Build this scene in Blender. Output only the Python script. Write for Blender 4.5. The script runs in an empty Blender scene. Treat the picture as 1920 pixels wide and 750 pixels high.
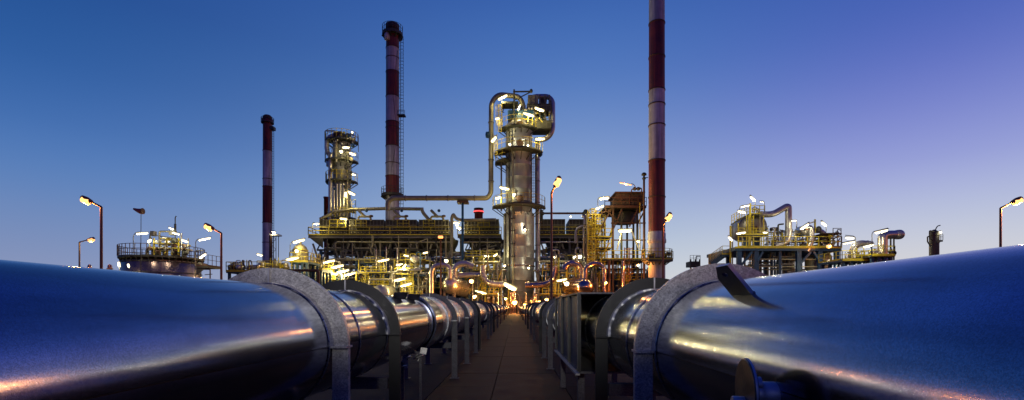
import bpy, math, random
from mathutils import Vector, Matrix
S = bpy.context.scene
COL = S.collection
PI = math.pi
R = math.radians
rnd = random.Random(7)

# ------------------------------------------------------------------ camera
F = 900.0                      # focal length in photograph pixels (1920 wide)
VX, VY = 966.5, 575.0          # vanishing point of the pipelines
EYE = 1.715
cam = bpy.data.cameras.new('camera'); co = bpy.data.objects.new('camera', cam); COL.objects.link(co)
co.location = (0, 0, EYE); co.rotation_euler = (PI / 2, 0, 0)
cam.sensor_width = 36; cam.lens = 36 * F / 1920
cam.shift_x = -(VX - 960) / 1920; cam.shift_y = (VY - 375) / 1920
cam.clip_start = .05; cam.clip_end = 5000
S.camera = co
S.render.resolution_x, S.render.resolution_y = 1024, 400
S.view_settings.view_transform = 'Standard'; S.view_settings.look = 'None'
S.view_settings.exposure = 0; S.view_settings.gamma = 1
S.render.engine = 'CYCLES'
S.cycles.use_denoising = True
S.cycles.max_bounces = 5
S.cycles.sample_clamp_indirect = 4

# ------------------------------------------------------------------ dusk sky
def lin(c):
    return tuple(((v / 255) / 12.92 if v / 255 <= .04045 else ((v / 255 + .055) / 1.055) ** 2.4) for v in c) + (1,)
w = bpy.data.worlds.new('World'); S.world = w; w.use_nodes = True
nt = w.node_tree; N = nt.nodes; L = nt.links; N.clear()
def nd(t, **k):
    n = N.new(t)
    for a, b in k.items(): setattr(n, a, b)
    return n
def ramp(stops, src):
    r = nd('ShaderNodeValToRGB'); e = r.color_ramp.elements
    r.color_ramp.interpolation = 'B_SPLINE' if len(stops) > 4 else 'EASE'
    while len(e) < len(stops): e.new(.5)
    for i, (p, c) in enumerate(stops): e[i].position = p; e[i].color = c
    L.new(src, r.inputs[0]); return r.outputs[0]
tc = nd('ShaderNodeTexCoord'); sx = nd('ShaderNodeSeparateXYZ'); L.new(tc.outputs['Generated'], sx.inputs[0])
X, Y, Z = sx.outputs
def C3(*st): return [(p, lin(c)) for p, c in st]
left = ramp(C3((0, (150, 158, 188)), (.075, (130, 146, 186)), (.15, (106, 136, 187)), (.21, (86, 126, 186)), (.27, (66, 110, 176)),
               (.35, (44, 92, 160)), (.45, (33, 79, 146)), (.75, (14, 42, 128)), (1, (9, 28, 112))), Z)
mid = ramp(C3((0, (216, 214, 212)), (.07, (198, 208, 217)), (.15, (172, 190, 214)), (.25, (140, 165, 207)), (.34, (112, 143, 199)),
              (.43, (82, 122, 190)), (.55, (56, 99, 174)), (.8, (17, 44, 140)), (1, (9, 28, 112))), Z)
right = ramp(C3((0, (228, 214, 204)), (.07, (212, 212, 216)), (.148, (184, 194, 220)), (.23, (150, 158, 217)), (.34, (103, 119, 198)),
                (.44, (71, 98, 182)), (.55, (52, 82, 168)), (.8, (18, 40, 140)), (1, (9, 28, 112))), Z)
# azimuth: left edge of the view -> middle -> right edge and on towards the after-glow
def smooth(a, b, src):
    f = nd('ShaderNodeMapRange', interpolation_type='SMOOTHSTEP'); L.new(src, f.inputs[0])
    f.inputs[1].default_value = a; f.inputs[2].default_value = b; return f.outputs[0]
def mixc(f, a, b):
    m = nd('ShaderNodeMix', data_type='RGBA'); L.new(f, m.inputs[0]); L.new(a, m.inputs[6]); L.new(b, m.inputs[7]); return m
mA = mixc(smooth(-.75, .15, X), left, mid)
mx = mixc(smooth(.1, .65, X), mA.outputs[2], right)
# the eastern half behind the camera is the night side: deeper blue
back = ramp([(0, lin((70, 74, 110))), (.1, lin((52, 70, 130))), (.3, lin((26, 50, 140))), (.6, lin((14, 36, 130))), (1, lin((9, 28, 112)))], Z)
fy = nd('ShaderNodeMapRange', interpolation_type='SMOOTHSTEP'); L.new(Y, fy.inputs[0])
fy.inputs[1].default_value = .45; fy.inputs[2].default_value = -.55
m2 = nd('ShaderNodeMix', data_type='RGBA'); L.new(fy.outputs[0], m2.inputs[0]); L.new(mx.outputs[2], m2.inputs[6]); L.new(back, m2.inputs[7])
# orange after-glow low over the horizon to the right, where the horizon in view already turns peach
dp = nd('ShaderNodeVectorMath', operation='DOT_PRODUCT'); L.new(tc.outputs['Generated'], dp.inputs[0])
dp.inputs[1].default_value = (math.cos(R(-22)), math.sin(R(-22)), 0)
g1 = nd('ShaderNodeMapRange', interpolation_type='SMOOTHSTEP'); L.new(dp.outputs['Value'], g1.inputs[0])
g1.inputs[1].default_value = .45; g1.inputs[2].default_value = 1
g2 = nd('ShaderNodeMapRange', interpolation_type='SMOOTHSTEP'); L.new(Z, g2.inputs[0])
g2.inputs[1].default_value = .17; g2.inputs[2].default_value = .02
gm = nd('ShaderNodeMath', operation='MULTIPLY'); L.new(g1.outputs[0], gm.inputs[0]); L.new(g2.outputs[0], gm.inputs[1])
m3 = nd('ShaderNodeMix', data_type='RGBA'); L.new(gm.outputs[0], m3.inputs[0]); L.new(m2.outputs[2], m3.inputs[6])
m3.inputs[7].default_value = (1.5, .42, .10, 1)
# below the horizon: dark land
g3 = nd('ShaderNodeMapRange'); L.new(Z, g3.inputs[0]); g3.inputs[1].default_value = -.004; g3.inputs[2].default_value = -.03
m4 = nd('ShaderNodeMix', data_type='RGBA'); L.new(g3.outputs[0], m4.inputs[0]); L.new(m3.outputs[2], m4.inputs[6])
m4.inputs[7].default_value = (.02, .02, .025, 1)
bg = nd('ShaderNodeBackground'); L.new(m4.outputs[2], bg.inputs[0]); bg.inputs[1].default_value = 1.0
out = nd('ShaderNodeOutputWorld'); L.new(bg.outputs[0], out.inputs[0])

# ------------------------------------------------------------------ materials
def mat(name, col, rough=.6, metal=0., var=.25, scale=3., bump=0., bscale=40., rvar=.1, speck=None, spec=None, stain=0):
    m = bpy.data.materials.new(name); m.use_nodes = True
    n = m.node_tree.nodes; l = m.node_tree.links; b = n['Principled BSDF']
    b.inputs['Roughness'].default_value = rough; b.inputs['Metallic'].default_value = metal
    if spec is not None: b.inputs['Specular IOR Level'].default_value = spec
    t = n.new('ShaderNodeTexCoord')
    no = n.new('ShaderNodeTexNoise'); no.inputs['Scale'].default_value = scale; no.inputs['Detail'].default_value = 6
    no.inputs['Roughness'].default_value = .65
    l.new(t.outputs['Object'], no.inputs['Vector'])
    r = n.new('ShaderNodeMapRange'); l.new(no.outputs[0], r.inputs[0]); r.inputs[1].default_value = .3; r.inputs[2].default_value = .7
    r.inputs[3].default_value = 1 - var; r.inputs[4].default_value = 1 + var
    src = r.outputs[0]
    if stain:                                       # runs of dirt and faded paint
        mp = n.new('ShaderNodeMapping'); mp.inputs['Scale'].default_value = (1.3, 1.3, .07) if metal < .5 else (5, .5, 5); l.new(t.outputs['Object'], mp.inputs[0])
        ns = n.new('ShaderNodeTexNoise'); ns.inputs['Scale'].default_value = 1.2; ns.inputs['Detail'].default_value = 5; l.new(mp.outputs[0], ns.inputs['Vector'])
        rs = n.new('ShaderNodeMapRange'); l.new(ns.outputs[0], rs.inputs[0]); rs.inputs[1].default_value = .38; rs.inputs[2].default_value = .62
        rs.inputs[3].default_value = 1 - stain; rs.inputs[4].default_value = 1 + stain * .25
        ms = n.new('ShaderNodeMath'); ms.operation = 'MULTIPLY'; l.new(src, ms.inputs[0]); l.new(rs.outputs[0], ms.inputs[1]); src = ms.outputs[0]
    if speck:
        v = n.new('ShaderNodeTexVoronoi'); v.inputs['Scale'].default_value = speck[0]; l.new(t.outputs['Object'], v.inputs['Vector'])
        sp = n.new('ShaderNodeSeparateColor'); l.new(v.outputs['Color'], sp.inputs[0])
        r2 = n.new('ShaderNodeMapRange'); l.new(sp.outputs[0], r2.inputs[0]); r2.inputs[3].default_value = 1 - speck[1]; r2.inputs[4].default_value = 1 + speck[1]
        mm = n.new('ShaderNodeMath'); mm.operation = 'MULTIPLY'; l.new(src, mm.inputs[0]); l.new(r2.outputs[0], mm.inputs[1]); src = mm.outputs[0]
        r3 = n.new('ShaderNodeMapRange'); l.new(sp.outputs[1], r3.inputs[0])
        r3.inputs[3].default_value = max(.05, rough - rvar); r3.inputs[4].default_value = min(1, rough + rvar); l.new(r3.outputs[0], b.inputs['Roughness'])
    else:
        r3 = n.new('ShaderNodeMapRange'); l.new(no.outputs[0], r3.inputs[0]); r3.inputs[1].default_value = .3; r3.inputs[2].default_value = .7
        r3.inputs[3].default_value = max(.05, rough - rvar); r3.inputs[4].default_value = min(1, rough + rvar); l.new(r3.outputs[0], b.inputs['Roughness'])
    mc = n.new('ShaderNodeVectorMath'); mc.operation = 'SCALE'; mc.inputs[0].default_value = col[:3]; l.new(src, mc.inputs['Scale'])
    l.new(mc.outputs[0], b.inputs['Base Color'])
    if bump:
        nb = n.new('ShaderNodeTexNoise'); nb.inputs['Scale'].default_value = bscale; nb.inputs['Detail'].default_value = 3; l.new(t.outputs['Object'], nb.inputs['Vector'])
        bp = n.new('ShaderNodeBump'); bp.inputs['Strength'].default_value = bump; bp.inputs['Distance'].default_value = .01
        l.new(nb.outputs[0], bp.inputs['Height']); l.new(bp.outputs[0], b.inputs['Normal'])
    return m
def emit(name, col, s):
    m = bpy.data.materials.new(name); m.use_nodes = True
    b = m.node_tree.nodes['Principled BSDF']; b.inputs['Base Color'].default_value = (.8, .8, .8, 1)
    b.inputs['Emission Color'].default_value = col + (1,); b.inputs['Emission Strength'].default_value = s
    return m
M = dict(
    clad=mat('aluminium_cladding', (.25, .28, .40), .15, 1, .14, 2.2, .02, 260, .045, (300, .20), stain=.3),
    clad_far=mat('weathered_cladding', (.30, .31, .35), .33, .95, .18, 3, .08, 60, .1, (60, .2)),
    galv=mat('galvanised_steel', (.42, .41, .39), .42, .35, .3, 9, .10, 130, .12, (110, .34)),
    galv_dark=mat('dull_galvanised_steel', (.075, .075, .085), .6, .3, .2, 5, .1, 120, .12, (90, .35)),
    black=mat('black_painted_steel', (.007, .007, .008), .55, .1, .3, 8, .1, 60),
    lug=mat('dark_mill_steel', (.05, .05, .055), .38, .6, .3, 12, .1, 80),
    edge=mat('bright_steel_edge', (.50, .50, .50), .4, .5, .15, 9),  # pale steel: lit look of plate and disc edges put into the colour
    slab=mat('brown_concrete', (.034, .017, .012), .75, 0, .6, 1.7, .35, 60, .1, spec=.15),
    soil_shade=mat('ground_and_pipe_shade', (.02, .019, .022), .9, 0, .35, .8, .4, 12, spec=.15),
    yard=mat('yard_ground', (.06, .052, .045), .9, 0, .35, .3, .3, 3),
    red=mat('red_paint', (.20, .033, .026), .6, 0, .3, .5, .05, 3, stain=.5),
    white=mat('white_paint', (.54, .52, .53), .6, 0, .2, .5, .05, 3, stain=.4),
    rust=mat('rusty_steel', (.085, .045, .03), .7, .2, .35, 1.5, .1, 5),
    lamp_post=mat('brown_lamp_post', (.20, .085, .04), .55, .1, .2, 3),
    grey_post=mat('grey_lamp_post', (.10, .12, .14), .5, .3, .2, 3),
    yellow=mat('yellow_paint', (.44, .36, .02), .5, 0, .25, 1.2),
    teal=mat('teal_paint', (.010, .055, .13), .5, .1, .25, 1.0),
    dark=mat('dark_steel', (.058, .060, .046), .6, .3, .35, 1.0, .1, 4),
    grey=mat('grey_steel', (.14, .135, .12), .55, .3, .3, .9),
    khaki=mat('khaki_lagging', (.29, .27, .18), .5, .45, .25, .7),
    cooler=mat('cooler_box_steel', (.056, .055, .046), .6, .3, .35, .9, .1, 3),
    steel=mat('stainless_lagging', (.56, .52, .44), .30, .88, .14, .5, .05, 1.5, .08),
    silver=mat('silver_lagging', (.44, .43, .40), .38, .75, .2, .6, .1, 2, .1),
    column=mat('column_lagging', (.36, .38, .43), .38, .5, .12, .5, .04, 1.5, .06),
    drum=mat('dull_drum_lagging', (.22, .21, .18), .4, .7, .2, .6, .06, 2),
    glow_tinted=mat('glow_tinted_lagging', (.66, .45, .31), .20, 1, .2, .5, .06, 1.5, .08),  # plain metal with orange lamp glow put into its colour
    tankshell=mat('tank_shell', (.21, .15, .15), .30, .85, .3, .35, .06, 1, .1),
    plate=mat('identification_plate', (.5, .5, .48), .5, 0, .1, 5),
    sock=mat('windsock_cloth', (.22, .08, .07), .8, 0, .2, 3),
    concrete=mat('grey_concrete', (.26, .25, .24), .85, 0, .2, .5),
    tube=emit('fluorescent_glow', (1, .80, .38), 2.0),
    tubew=emit('cool_fluorescent_glow', (1, .88, .60), 1.9),
    bulb=emit('white_bulb_glow', (1, .85, .5), 2),
    sodium=emit('sodium_glow', (1, .46, .10), 2.6),
    sodium_dim=emit('dim_sodium_glow', (1, .42, .10), 1.6),
    redglow=emit('red_beacon_glow', (1, .05, .03), 1.6),
    orange=emit('orange_beacon_glow', (1, .33, .06), 2.2),
    flood=emit('floodlight_glow', (1, .97, .93), 6),
)
# ------------------------------------------------------------------ mesh helpers
ORG = {}
def V(*a): return Vector(a)
def W(px, py, d):              # a point of the place d metres ahead, seen at that point of the photograph
    return Vector(((px - VX) / F * d, d, EYE + (VY - py) / F * d))
def frame(t):
    t = t.normalized(); u = Vector((0, 0, 1)) if abs(t.z) < .9 else Vector((0, 1, 0))
    a = t.cross(u).normalized(); return a, a.cross(t).normalized()
class MB:
    def __init__(s): s.v = []; s.f = []; s.sm = []
    def add(s, vs, fs, sm=False):
        o = len(s.v); s.v += [Vector(p) for p in vs]; s.f += [[i + o for i in f] for f in fs]; s.sm += [sm] * len(fs); return s
    def box(s, c, z, rz=0):
        c = Vector(c); h = Vector(z) / 2; m = Matrix.Rotation(rz, 3, 'Z')
        p = [c + m @ Vector((x * h.x, y * h.y, q * h.z)) for x in (-1, 1) for y in (-1, 1) for q in (-1, 1)]
        return s.add(p, [(0, 1, 3, 2), (4, 6, 7, 5), (0, 4, 5, 1), (2, 3, 7, 6), (0, 2, 6, 4), (1, 5, 7, 3)])
    def bb(s, a, b):
        a = Vector(a); b = Vector(b); return s.box((a + b) / 2, [abs(x) for x in (b - a)])
    def beam(s, p, q, w, h=None):
        p = Vector(p); q = Vector(q); h = h or w; a, b = frame(q - p); a = a * w / 2; b = b * h / 2
        vs = [e + i * a + j * b for e in (p, q) for i, j in ((-1, -1), (1, -1), (1, 1), (-1, 1))]
        return s.add(vs, [(0, 1, 2, 3), (7, 6, 5, 4), (0, 4, 5, 1), (1, 5, 6, 2), (2, 6, 7, 3), (3, 7, 4, 0)])
    def tube(s, pts, r, n=12, caps=True):
        pts = [Vector(p) for p in pts]; k = len(pts); rr = r if isinstance(r, (list, tuple)) else [r] * k
        t0 = (pts[1] - pts[0]).normalized(); a, b = frame(t0); vs = []
        for i in range(k):
            if i == 0: t = t0
            elif i == k - 1: t = (pts[-1] - pts[-2]).normalized()
            else: t = ((pts[i] - pts[i - 1]).normalized() + (pts[i + 1] - pts[i]).normalized()).normalized()
            a = (a - t * a.dot(t)).normalized(); b = t.cross(a)
            for j in range(n):
                g = 2 * PI * j / n; vs.append(pts[i] + (a * math.cos(g) + b * math.sin(g)) * rr[i])
        s.add(vs, [(i * n + j, i * n + (j + 1) % n, (i + 1) * n + (j + 1) % n, (i + 1) * n + j) for i in range(k - 1) for j in range(n)], True)
        if caps: s.add(vs[:n], [list(range(n))[::-1]]); s.add(vs[-n:], [list(range(n))])
        return s
    def lathe(s, c, prof, n=32, axis='Z', caps=True, a0=0, a1=2 * PI, sm=True):
        c = Vector(c); vs = []; full = abs(a1 - a0 - 2 * PI) < 1e-6; m = n if full else n + 1
        for r, z in prof:
            for j in range(m):
                g = a0 + (a1 - a0) * j / n
                if axis == 'Z': q = Vector((r * math.cos(g), r * math.sin(g), z))
                elif axis == 'Y': q = Vector((r * math.cos(g), z, r * math.sin(g)))
                else: q = Vector((z, r * math.cos(g), r * math.sin(g)))
                vs.append(c + q)
        fs = [(i * m + j, i * m + (j + 1) % m, (i + 1) * m + (j + 1) % m, (i + 1) * m + j) for i in range(len(prof) - 1) for j in range(n if full else m - 1)]
        s.add(vs, fs, sm)
        if caps and full:
            s.add(vs[:m], [list(range(m))[::-1]]); s.add(vs[-m:], [list(range(m))])
        return s
    def drum(s, p, q, r, n=20, dome=.45):            # a drum with domed ends along any axis
        p = Vector(p); q = Vector(q); t = (q - p).normalized(); pts = []; rr = []
        for k in range(5): g = PI / 2 * (1 - k / 5); pts.append(p - t * r * dome * math.sin(g)); rr.append(max(.02, r * math.cos(g)))
        pts += [p, q]; rr += [r, r]
        for k in range(1, 6): g = PI / 2 * k / 5; pts.append(q + t * r * dome * math.sin(g)); rr.append(max(.02, r * math.cos(g)))
        return s.tube(pts, rr, n)
    def build(s, name, m, parent=None):
        me = bpy.data.meshes.new(name); o = bpy.data.objects.new(name, me)
        org = ORG.get(parent.name, Vector()) if parent else Vector()
        me.from_pydata([tuple(p - org) for p in s.v], [], s.f)
        for p, q in zip(me.polygons, s.sm): p.use_smooth = q
        me.materials.append(M[m] if isinstance(m, str) else m); me.validate(); me.update()
        COL.objects.link(o)
        if parent: o.parent = parent; ORG[o.name] = org
        return o
def tag(o, label=None, cat=None, group=None, kind=None):
    for k, v in (('label', label), ('category', cat), ('group', group), ('kind', kind)):
        if v: o[k] = v
    return o
def thing(name, loc, label, cat, group=None):
    o = bpy.data.objects.new(name, None); COL.objects.link(o); o.location = loc; ORG[o.name] = Vector(loc)
    o.empty_display_size = .2
    return tag(o, label, cat, group)
def fil(pts, rad, n=6):                               # round the corners of a path
    pts = [Vector(p) for p in pts]; o = [pts[0]]
    for i in range(1, len(pts) - 1):
        a, b, c = pts[i - 1], pts[i], pts[i + 1]; u = (a - b); v = (c - b); r = min(rad, u.length * .49, v.length * .49)
        p = b + u.normalized() * r; q = b + v.normalized() * r
        for k in range(n + 1):
            t = k / n; o.append(p * (1 - t) ** 2 + b * 2 * t * (1 - t) + q * t * t)
    o.append(pts[-1]); return o
def pw(pts, d):                                       # photograph points to a path d metres away ((x, y) or (x, y, extra depth))
    return [W(p[0], p[1], d + (p[2] if len(p) > 2 else 0)) for p in pts]
def pipe(root, pts, rpx, d, m='silver', bend=8, name='pipe', n=12, ribs=False):
    r = rpx * d / F; path = fil(pw(pts, d), bend * d / F)
    o = MB().tube(path, r, n).build(name, m, root)
    return o
def rail(root, pts, h=1.1, step=1.6, t=.06, m='yellow', toe=True, closed=False, name='railing'):
    b = MB(); pts = [Vector(p) for p in pts]
    if closed: pts.append(pts[0])
    for p, q in zip(pts, pts[1:]):
        n = max(1, round((q - p).length / step))
        for k in range(n + 1):
            c = p.lerp(q, k / n); b.beam(c, c + V(0, 0, h), t)
        for z in (h, h * .55): b.beam(p + V(0, 0, z), q + V(0, 0, z), t)
        if toe: b.beam(p + V(0, 0, .1), q + V(0, 0, .1), t * .6, .22)
    return b.build(name, m, root)
def ladder(root, p, h, w=.5, t=.06, m='yellow', cage=False, step=.4, name='ladder'):
    b = MB(); p = Vector(p)
    for s in (-1, 1): b.beam(p + V(s * w / 2, 0, 0), p + V(s * w / 2, 0, h), t)
    for k in range(int(h / step)): b.beam(p + V(-w / 2, 0, (k + .5) * step), p + V(w / 2, 0, (k + .5) * step), t * .7)
    o = b.build(name, m, root)
    if cage:
        c = MB(); rr = w * .8
        for k in range(int(h / 1.2)):
            z = 1.5 + k * 1.2
            if z > h: break
            pts = [p + V(rr * math.cos(g), -rr * .9 - rr * math.sin(g) * .8, z) for g in [R(a) for a in range(0, 181, 30)]]
            pts = [p + V(w / 2, 0, z)] + pts + [p + V(-w / 2, 0, z)]
            c.tube(pts, t * .4, 4)
        for a in (20, 90, 160):
            q = p + V(rr * math.cos(R(a)), -rr * .9 - rr * math.sin(R(a)) * .8, 0); c.beam(q + V(0, 0, 1.5), q + V(0, 0, h), t * .6)
        c.build('ladder_cage', m, o)
    return o
def ring_platform(root, c, r0, r1, a0=0, a1=360, t=.25, h=1.1, m='dark', rm='yellow', seg=28, rt=.07):
    n = max(4, int(seg * (a1 - a0) / 360)); b = MB(); A0, A1 = R(a0), R(a1); full = a1 - a0 >= 360
    prof = [(r0, 0), (r1, 0), (r1, t), (r0, t), (r0, 0)]
    b.lathe(c, prof, n, caps=False, a0=A0, a1=A1 if not full else A0 + 2 * PI, sm=False)
    for k in range(n + 1):                          # bracket under the grating
        if k % 3 == 0:
            g = A0 + (A1 - A0) * k / n; e = V(math.cos(g), math.sin(g), 0)
            b.beam(Vector(c) + e * r0 - V(0, 0, (r1 - r0) * .7), Vector(c) + e * r1, t * .5)
    p = b.build('platform', m, root)
    q = MB()
    pts = [Vector(c) + V(r1 * .98 * math.cos(A0 + (A1 - A0) * k / n), r1 * .98 * math.sin(A0 + (A1 - A0) * k / n), t) for k in range(n + 1)]
    for i, c0 in enumerate(pts):
        if i % 2 == 0: q.beam(c0, c0 + V(0, 0, h), rt)
    for z in (h, h * .55): q.tube([x + V(0, 0, z) for x in pts], rt * .5, 4)
    q.build('railing', rm, p)
    return p

# ------------------------------------------------------------------ lamps
LC = dict(tube=(1, .80, .32), tubew=(1, .90, .56), bulb=(1, .88, .52), sodium=(1, .33, .06), sodium_dim=(1, .33, .06), orange=(1, .30, .05))
def glow(root, c, col, power, rad=.12):            # the light a lamp gives off
    l = bpy.data.lights.new('lamp_light', 'POINT'); l.energy = power; l.color = col; l.shadow_soft_size = rad
    o = bpy.data.objects.new('lamp_light', l); COL.objects.link(o); o.parent = root; o.location = Vector(c) - ORG[root.name]
    return o
KF, KB, KS = 820, 230, 6000
KW = dict(tubew=.36, sodium=7)
def flu(x0, y0, x1, y1, d, label, wpx=5.5, arm=None, m='tube', dd=0, group=None):
    p = W(x0, y0, d); q = W(x1, y1, d + dd); c = (p + q) / 2; t = thing('fluorescent_lamp', c, label, 'lamp', group or 'fluorescent tube lamps on the plant')
    r = wpx * .7 * d / F / 2; a, b = frame(q - p); ax = (q - p).normalized()
    MB().tube([p, p + ax * r * .6, q - ax * r * .6, q], [r * .5, r, r, r * .5], 10).build('tube', m, t)
    up = V(0, 0, r * .9)
    if abs(ax.z) < .8:
        MB().beam(p + up - ax * r * .6, q + up + ax * r * .6, r * 1.5, r * .5).build('housing', 'grey', t)
    else:
        MB().beam(p + V(0, r, 0) - ax * r * .6, q + V(0, r, 0) + ax * r * .6, r * 1.5, r * .5).build('housing', 'grey', t)
    glow(t, c - V(0, r * 1.5 + .15, r * 1.5 + .25), LC[m], KF * KW.get(m, 1) * ((q - p).length * r * 1.25) ** .6)
    if arm:
        MB().tube(fil(pw(arm, d + .1), 4 * d / F), max(.06, .7 * d / F), 6).build('bracket', 'galv_dark', t)
    return t
def bulb(x, y, d, label, rpx=4, m='bulb', name='bulkhead_lamp'):
    c = W(x, y, d); t = thing(name, c, label, 'lamp'); r = rpx * d / F
    MB().lathe(c, [(r * .2, -r), (r * .75, -r * .75), (r, 0), (r * .9, r * .4)], 12).build('bulb', m, t)
    MB().lathe(c, [(r * 1.05, r * .4), (r * 1.1, r * .7), (r * .5, r * 1.1), (.01, r * 1.15)], 12).build('cap', 'grey', t)
    glow(t, c - V(0, r * 1.3 + .15, .2), LC[m], KB * KW.get(m, 1) * min(1.6, r / .4))
    return t
def street_lamp(x, ytop, d, hx, hy, label, m='sodium', post='lamp_post', dd=0, size=1.0, ppx=1.9, power=1.0):
    base = W(x, VY, d); base.z = 0; t = thing('street_lamp', base, label, 'street lamp', 'sodium street lamps')
    top = W(x, ytop, d); h = W(hx, hy, d); h.y += dd
    r = ppx * d / F / 2
    MB().tube([base, base.lerp(top, .5), top], [r * 1.35, r * 1.15, r], 10).build('pole', post, t)
    MB().lathe(base, [(r * 2.4, 0), (r * 2.4, .06), (r * 1.6, .1), (r * 1.5, .5)], 12).build('base_flange', post, t)
    MB().tube([top - V(0, 0, r), top.lerp(h, .05), h], [r, r, r * .8], 8).build('arm', post, t)
    ax = (h - top).normalized(); e = h; s = .35 * size
    hd = MB().tube([e - ax * .05, e + ax * .1 * s, e + ax * .9 * s, e + ax * 1.6 * s, e + ax * 1.75 * s], [s * .22, s * .30, s * .42, s * .34, s * .12], 10)
    hd.build('lamp_head', post, t)
    c = e + ax * .95 * s - V(0, 0, s * .22)
    MB().tube([c - ax * s * .75, c - ax * s * .5, c + ax * s * .5, c + ax * s * .75], [s * .16, s * .46, s * .46, s * .16], 14).build('lens', m, t)
    glow(t, c - V(0, 0, s * .5), LC[m], KS * power if m == 'sodium' else KS * .08, .2)
    return t

# ------------------------------------------------------------------ ground and path
g = MB(); g.add([(-2500, -400, 0), (2500, -400, 0), (2500, 3500, 0), (-2500, 3500, 0)], [(0, 1, 2, 3)])
tag(g.build('ground', 'yard'), kind='structure')
path = bpy.data.objects.new('path', None); COL.objects.link(path); path['kind'] = 'structure'; path.location = (0, 0, 0)
xs = [-3.85, -1.62, -.44, 1.02, 2.9]
base = MB(); base.bb((-3.9, -4, .002), (2.95, 119, .012)); base.build('path_bed', 'soil_shade', path)
y = -2.0; k = 0
slabm = {}
while y < 60:
    for i in range(4):
        wd = xs[i + 1] - xs[i] - .02
        key = i
        mm = 'slab' if i in (1, 2) else 'soil_shade'  # outer slabs carry the shade under the pipes as a darker colour
        if key not in slabm:
            b = MB(); b.box((0, 0, 0), (wd, 1.98, .05)); o = b.build('paving_slab', mm, path); slabm[key] = o
        else:
            o = slabm[key].copy(); COL.objects.link(o); o.parent = path
        o.location = ((xs[i] + xs[i + 1]) / 2, y + 1, .028 + rnd.uniform(-.003, .003)); o.rotation_euler = (rnd.uniform(-.001, .001), rnd.uniform(-.001, .001), 0)
    y += 2.0; k += 1
b = MB(); b.bb((xs[1], 60.01, .014), (xs[3], 119, .05)); b.build('far_paving', 'slab', path)

# ------------------------------------------------------------------ pipelines
AZ = 1.395; PR = .5
ordn = ['nearest', 'second', 'third', 'fourth', 'fifth', 'sixth', 'seventh', 'eighth', 'ninth', 'tenth', 'eleventh', 'twelfth', 'thirteenth', 'fourteenth', 'fifteenth']
def arch(cx, y, mt, label, ro=.635, th=.045, ri=.505, collar=True, bracket=False, legw=.13, side=1):
    t = thing('pipe_support', (cx, y, 0), label, 'pipe support', 'arched supports carrying the pipelines')
    n = 40
    # upper half ring as two quarter plates meeting at the crown
    for q in (0, 1):
        b = MB(); vs = []; m = n // 2; g0 = q * PI / 2 + (.006 if q else 0); g1 = (q + 1) * PI / 2 - (0 if q else .006)
        for yy in (y - th / 2, y + th / 2):
            for r in (ri, ro):
                for j in range(m + 1):
                    g = g0 + (g1 - g0) * j / m; vs.append((cx + r * math.cos(g), yy, AZ + r * math.sin(g)))
        K = m + 1
        fs = [(j, j + 1, K + j + 1, K + j) for j in range(m)] + [(2 * K + j + 1, 2 * K + j, 3 * K + j, 3 * K + j + 1) for j in range(m)]
        b.add(vs, fs); b.add(vs, [(K + j, K + j + 1, 3 * K + j + 1, 3 * K + j) for j in range(m)], True)
        b.add(vs, [(j + 1, j, 2 * K + j, 2 * K + j + 1) for j in range(m)], True)
        b.add(vs, [(0, K, 3 * K, 2 * K), (m, 2 * K + m, 3 * K + m, K + m)])
        b.build('ring_plate', mt, t)
    for s in (-1, 1):
        b = MB(); b.bb((cx + s * (ro - legw), y - th / 2 - .001, .05), (cx + s * ro, y + th / 2 + .001, AZ - .004)); b.build('leg', mt, t)
        f = MB(); f.bb((cx + s * (ro - legw) - s * .04, y - .09, .045), (cx + s * ro + s * .04, y + .09, .062)); f.build('foot_plate', 'galv_dark', t)
    MB().bb((cx - ro + .14, y - .05, .755), (cx + ro - .14, y + .05, .885)).build('crossbeam', 'galv_dark', t)
    MB().beam((cx - .004, y - th / 2 - .008, AZ + ri + .004), (cx - .004, y - th / 2 - .008, AZ + ro - .002), .014, .012).build('crown_strip', 'edge', t)
    for s in (-1, 1):
        MB().bb((cx + s * .502, y - th / 2 - (.14 if bracket else .05), AZ - .012), (cx + s * (ro + .002), y + th / 2 + (.14 if bracket else .05), AZ + .004)).build('joint_plate', 'edge' if bracket else mt, t)
    if collar:            # wavy collar where the ring is bedded on the pipe
        b = MB(); vs = []
        for yy in (y - th / 2 - .05, y - th / 2 - .001):
            for j in range(61):
                g = PI * j / 60; r = PR + .012 + (.006 if yy > y - .06 else 0) + .004 * math.sin(j * 1.1) * math.sin(j * .37); wv = .012 * math.sin(j * .9 + cx) if yy < y - .06 else 0
                vs.append((cx + r * math.cos(g), yy + wv, AZ + r * math.sin(g)))
        b.add(vs, [(j, j + 1, 62 + j, 61 + j) for j in range(60)], True); b.add([v for v in vs[:61]] + [(cx + (v[0] - cx) * .97, v[1], AZ + (v[2] - AZ) * .97) for v in vs[:61]], [(j + 1, j, 61 + j, 62 + j) for j in range(60)]); b.build('bedding_collar', 'galv' if mt != 'black' else 'edge', t)
    return t
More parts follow.
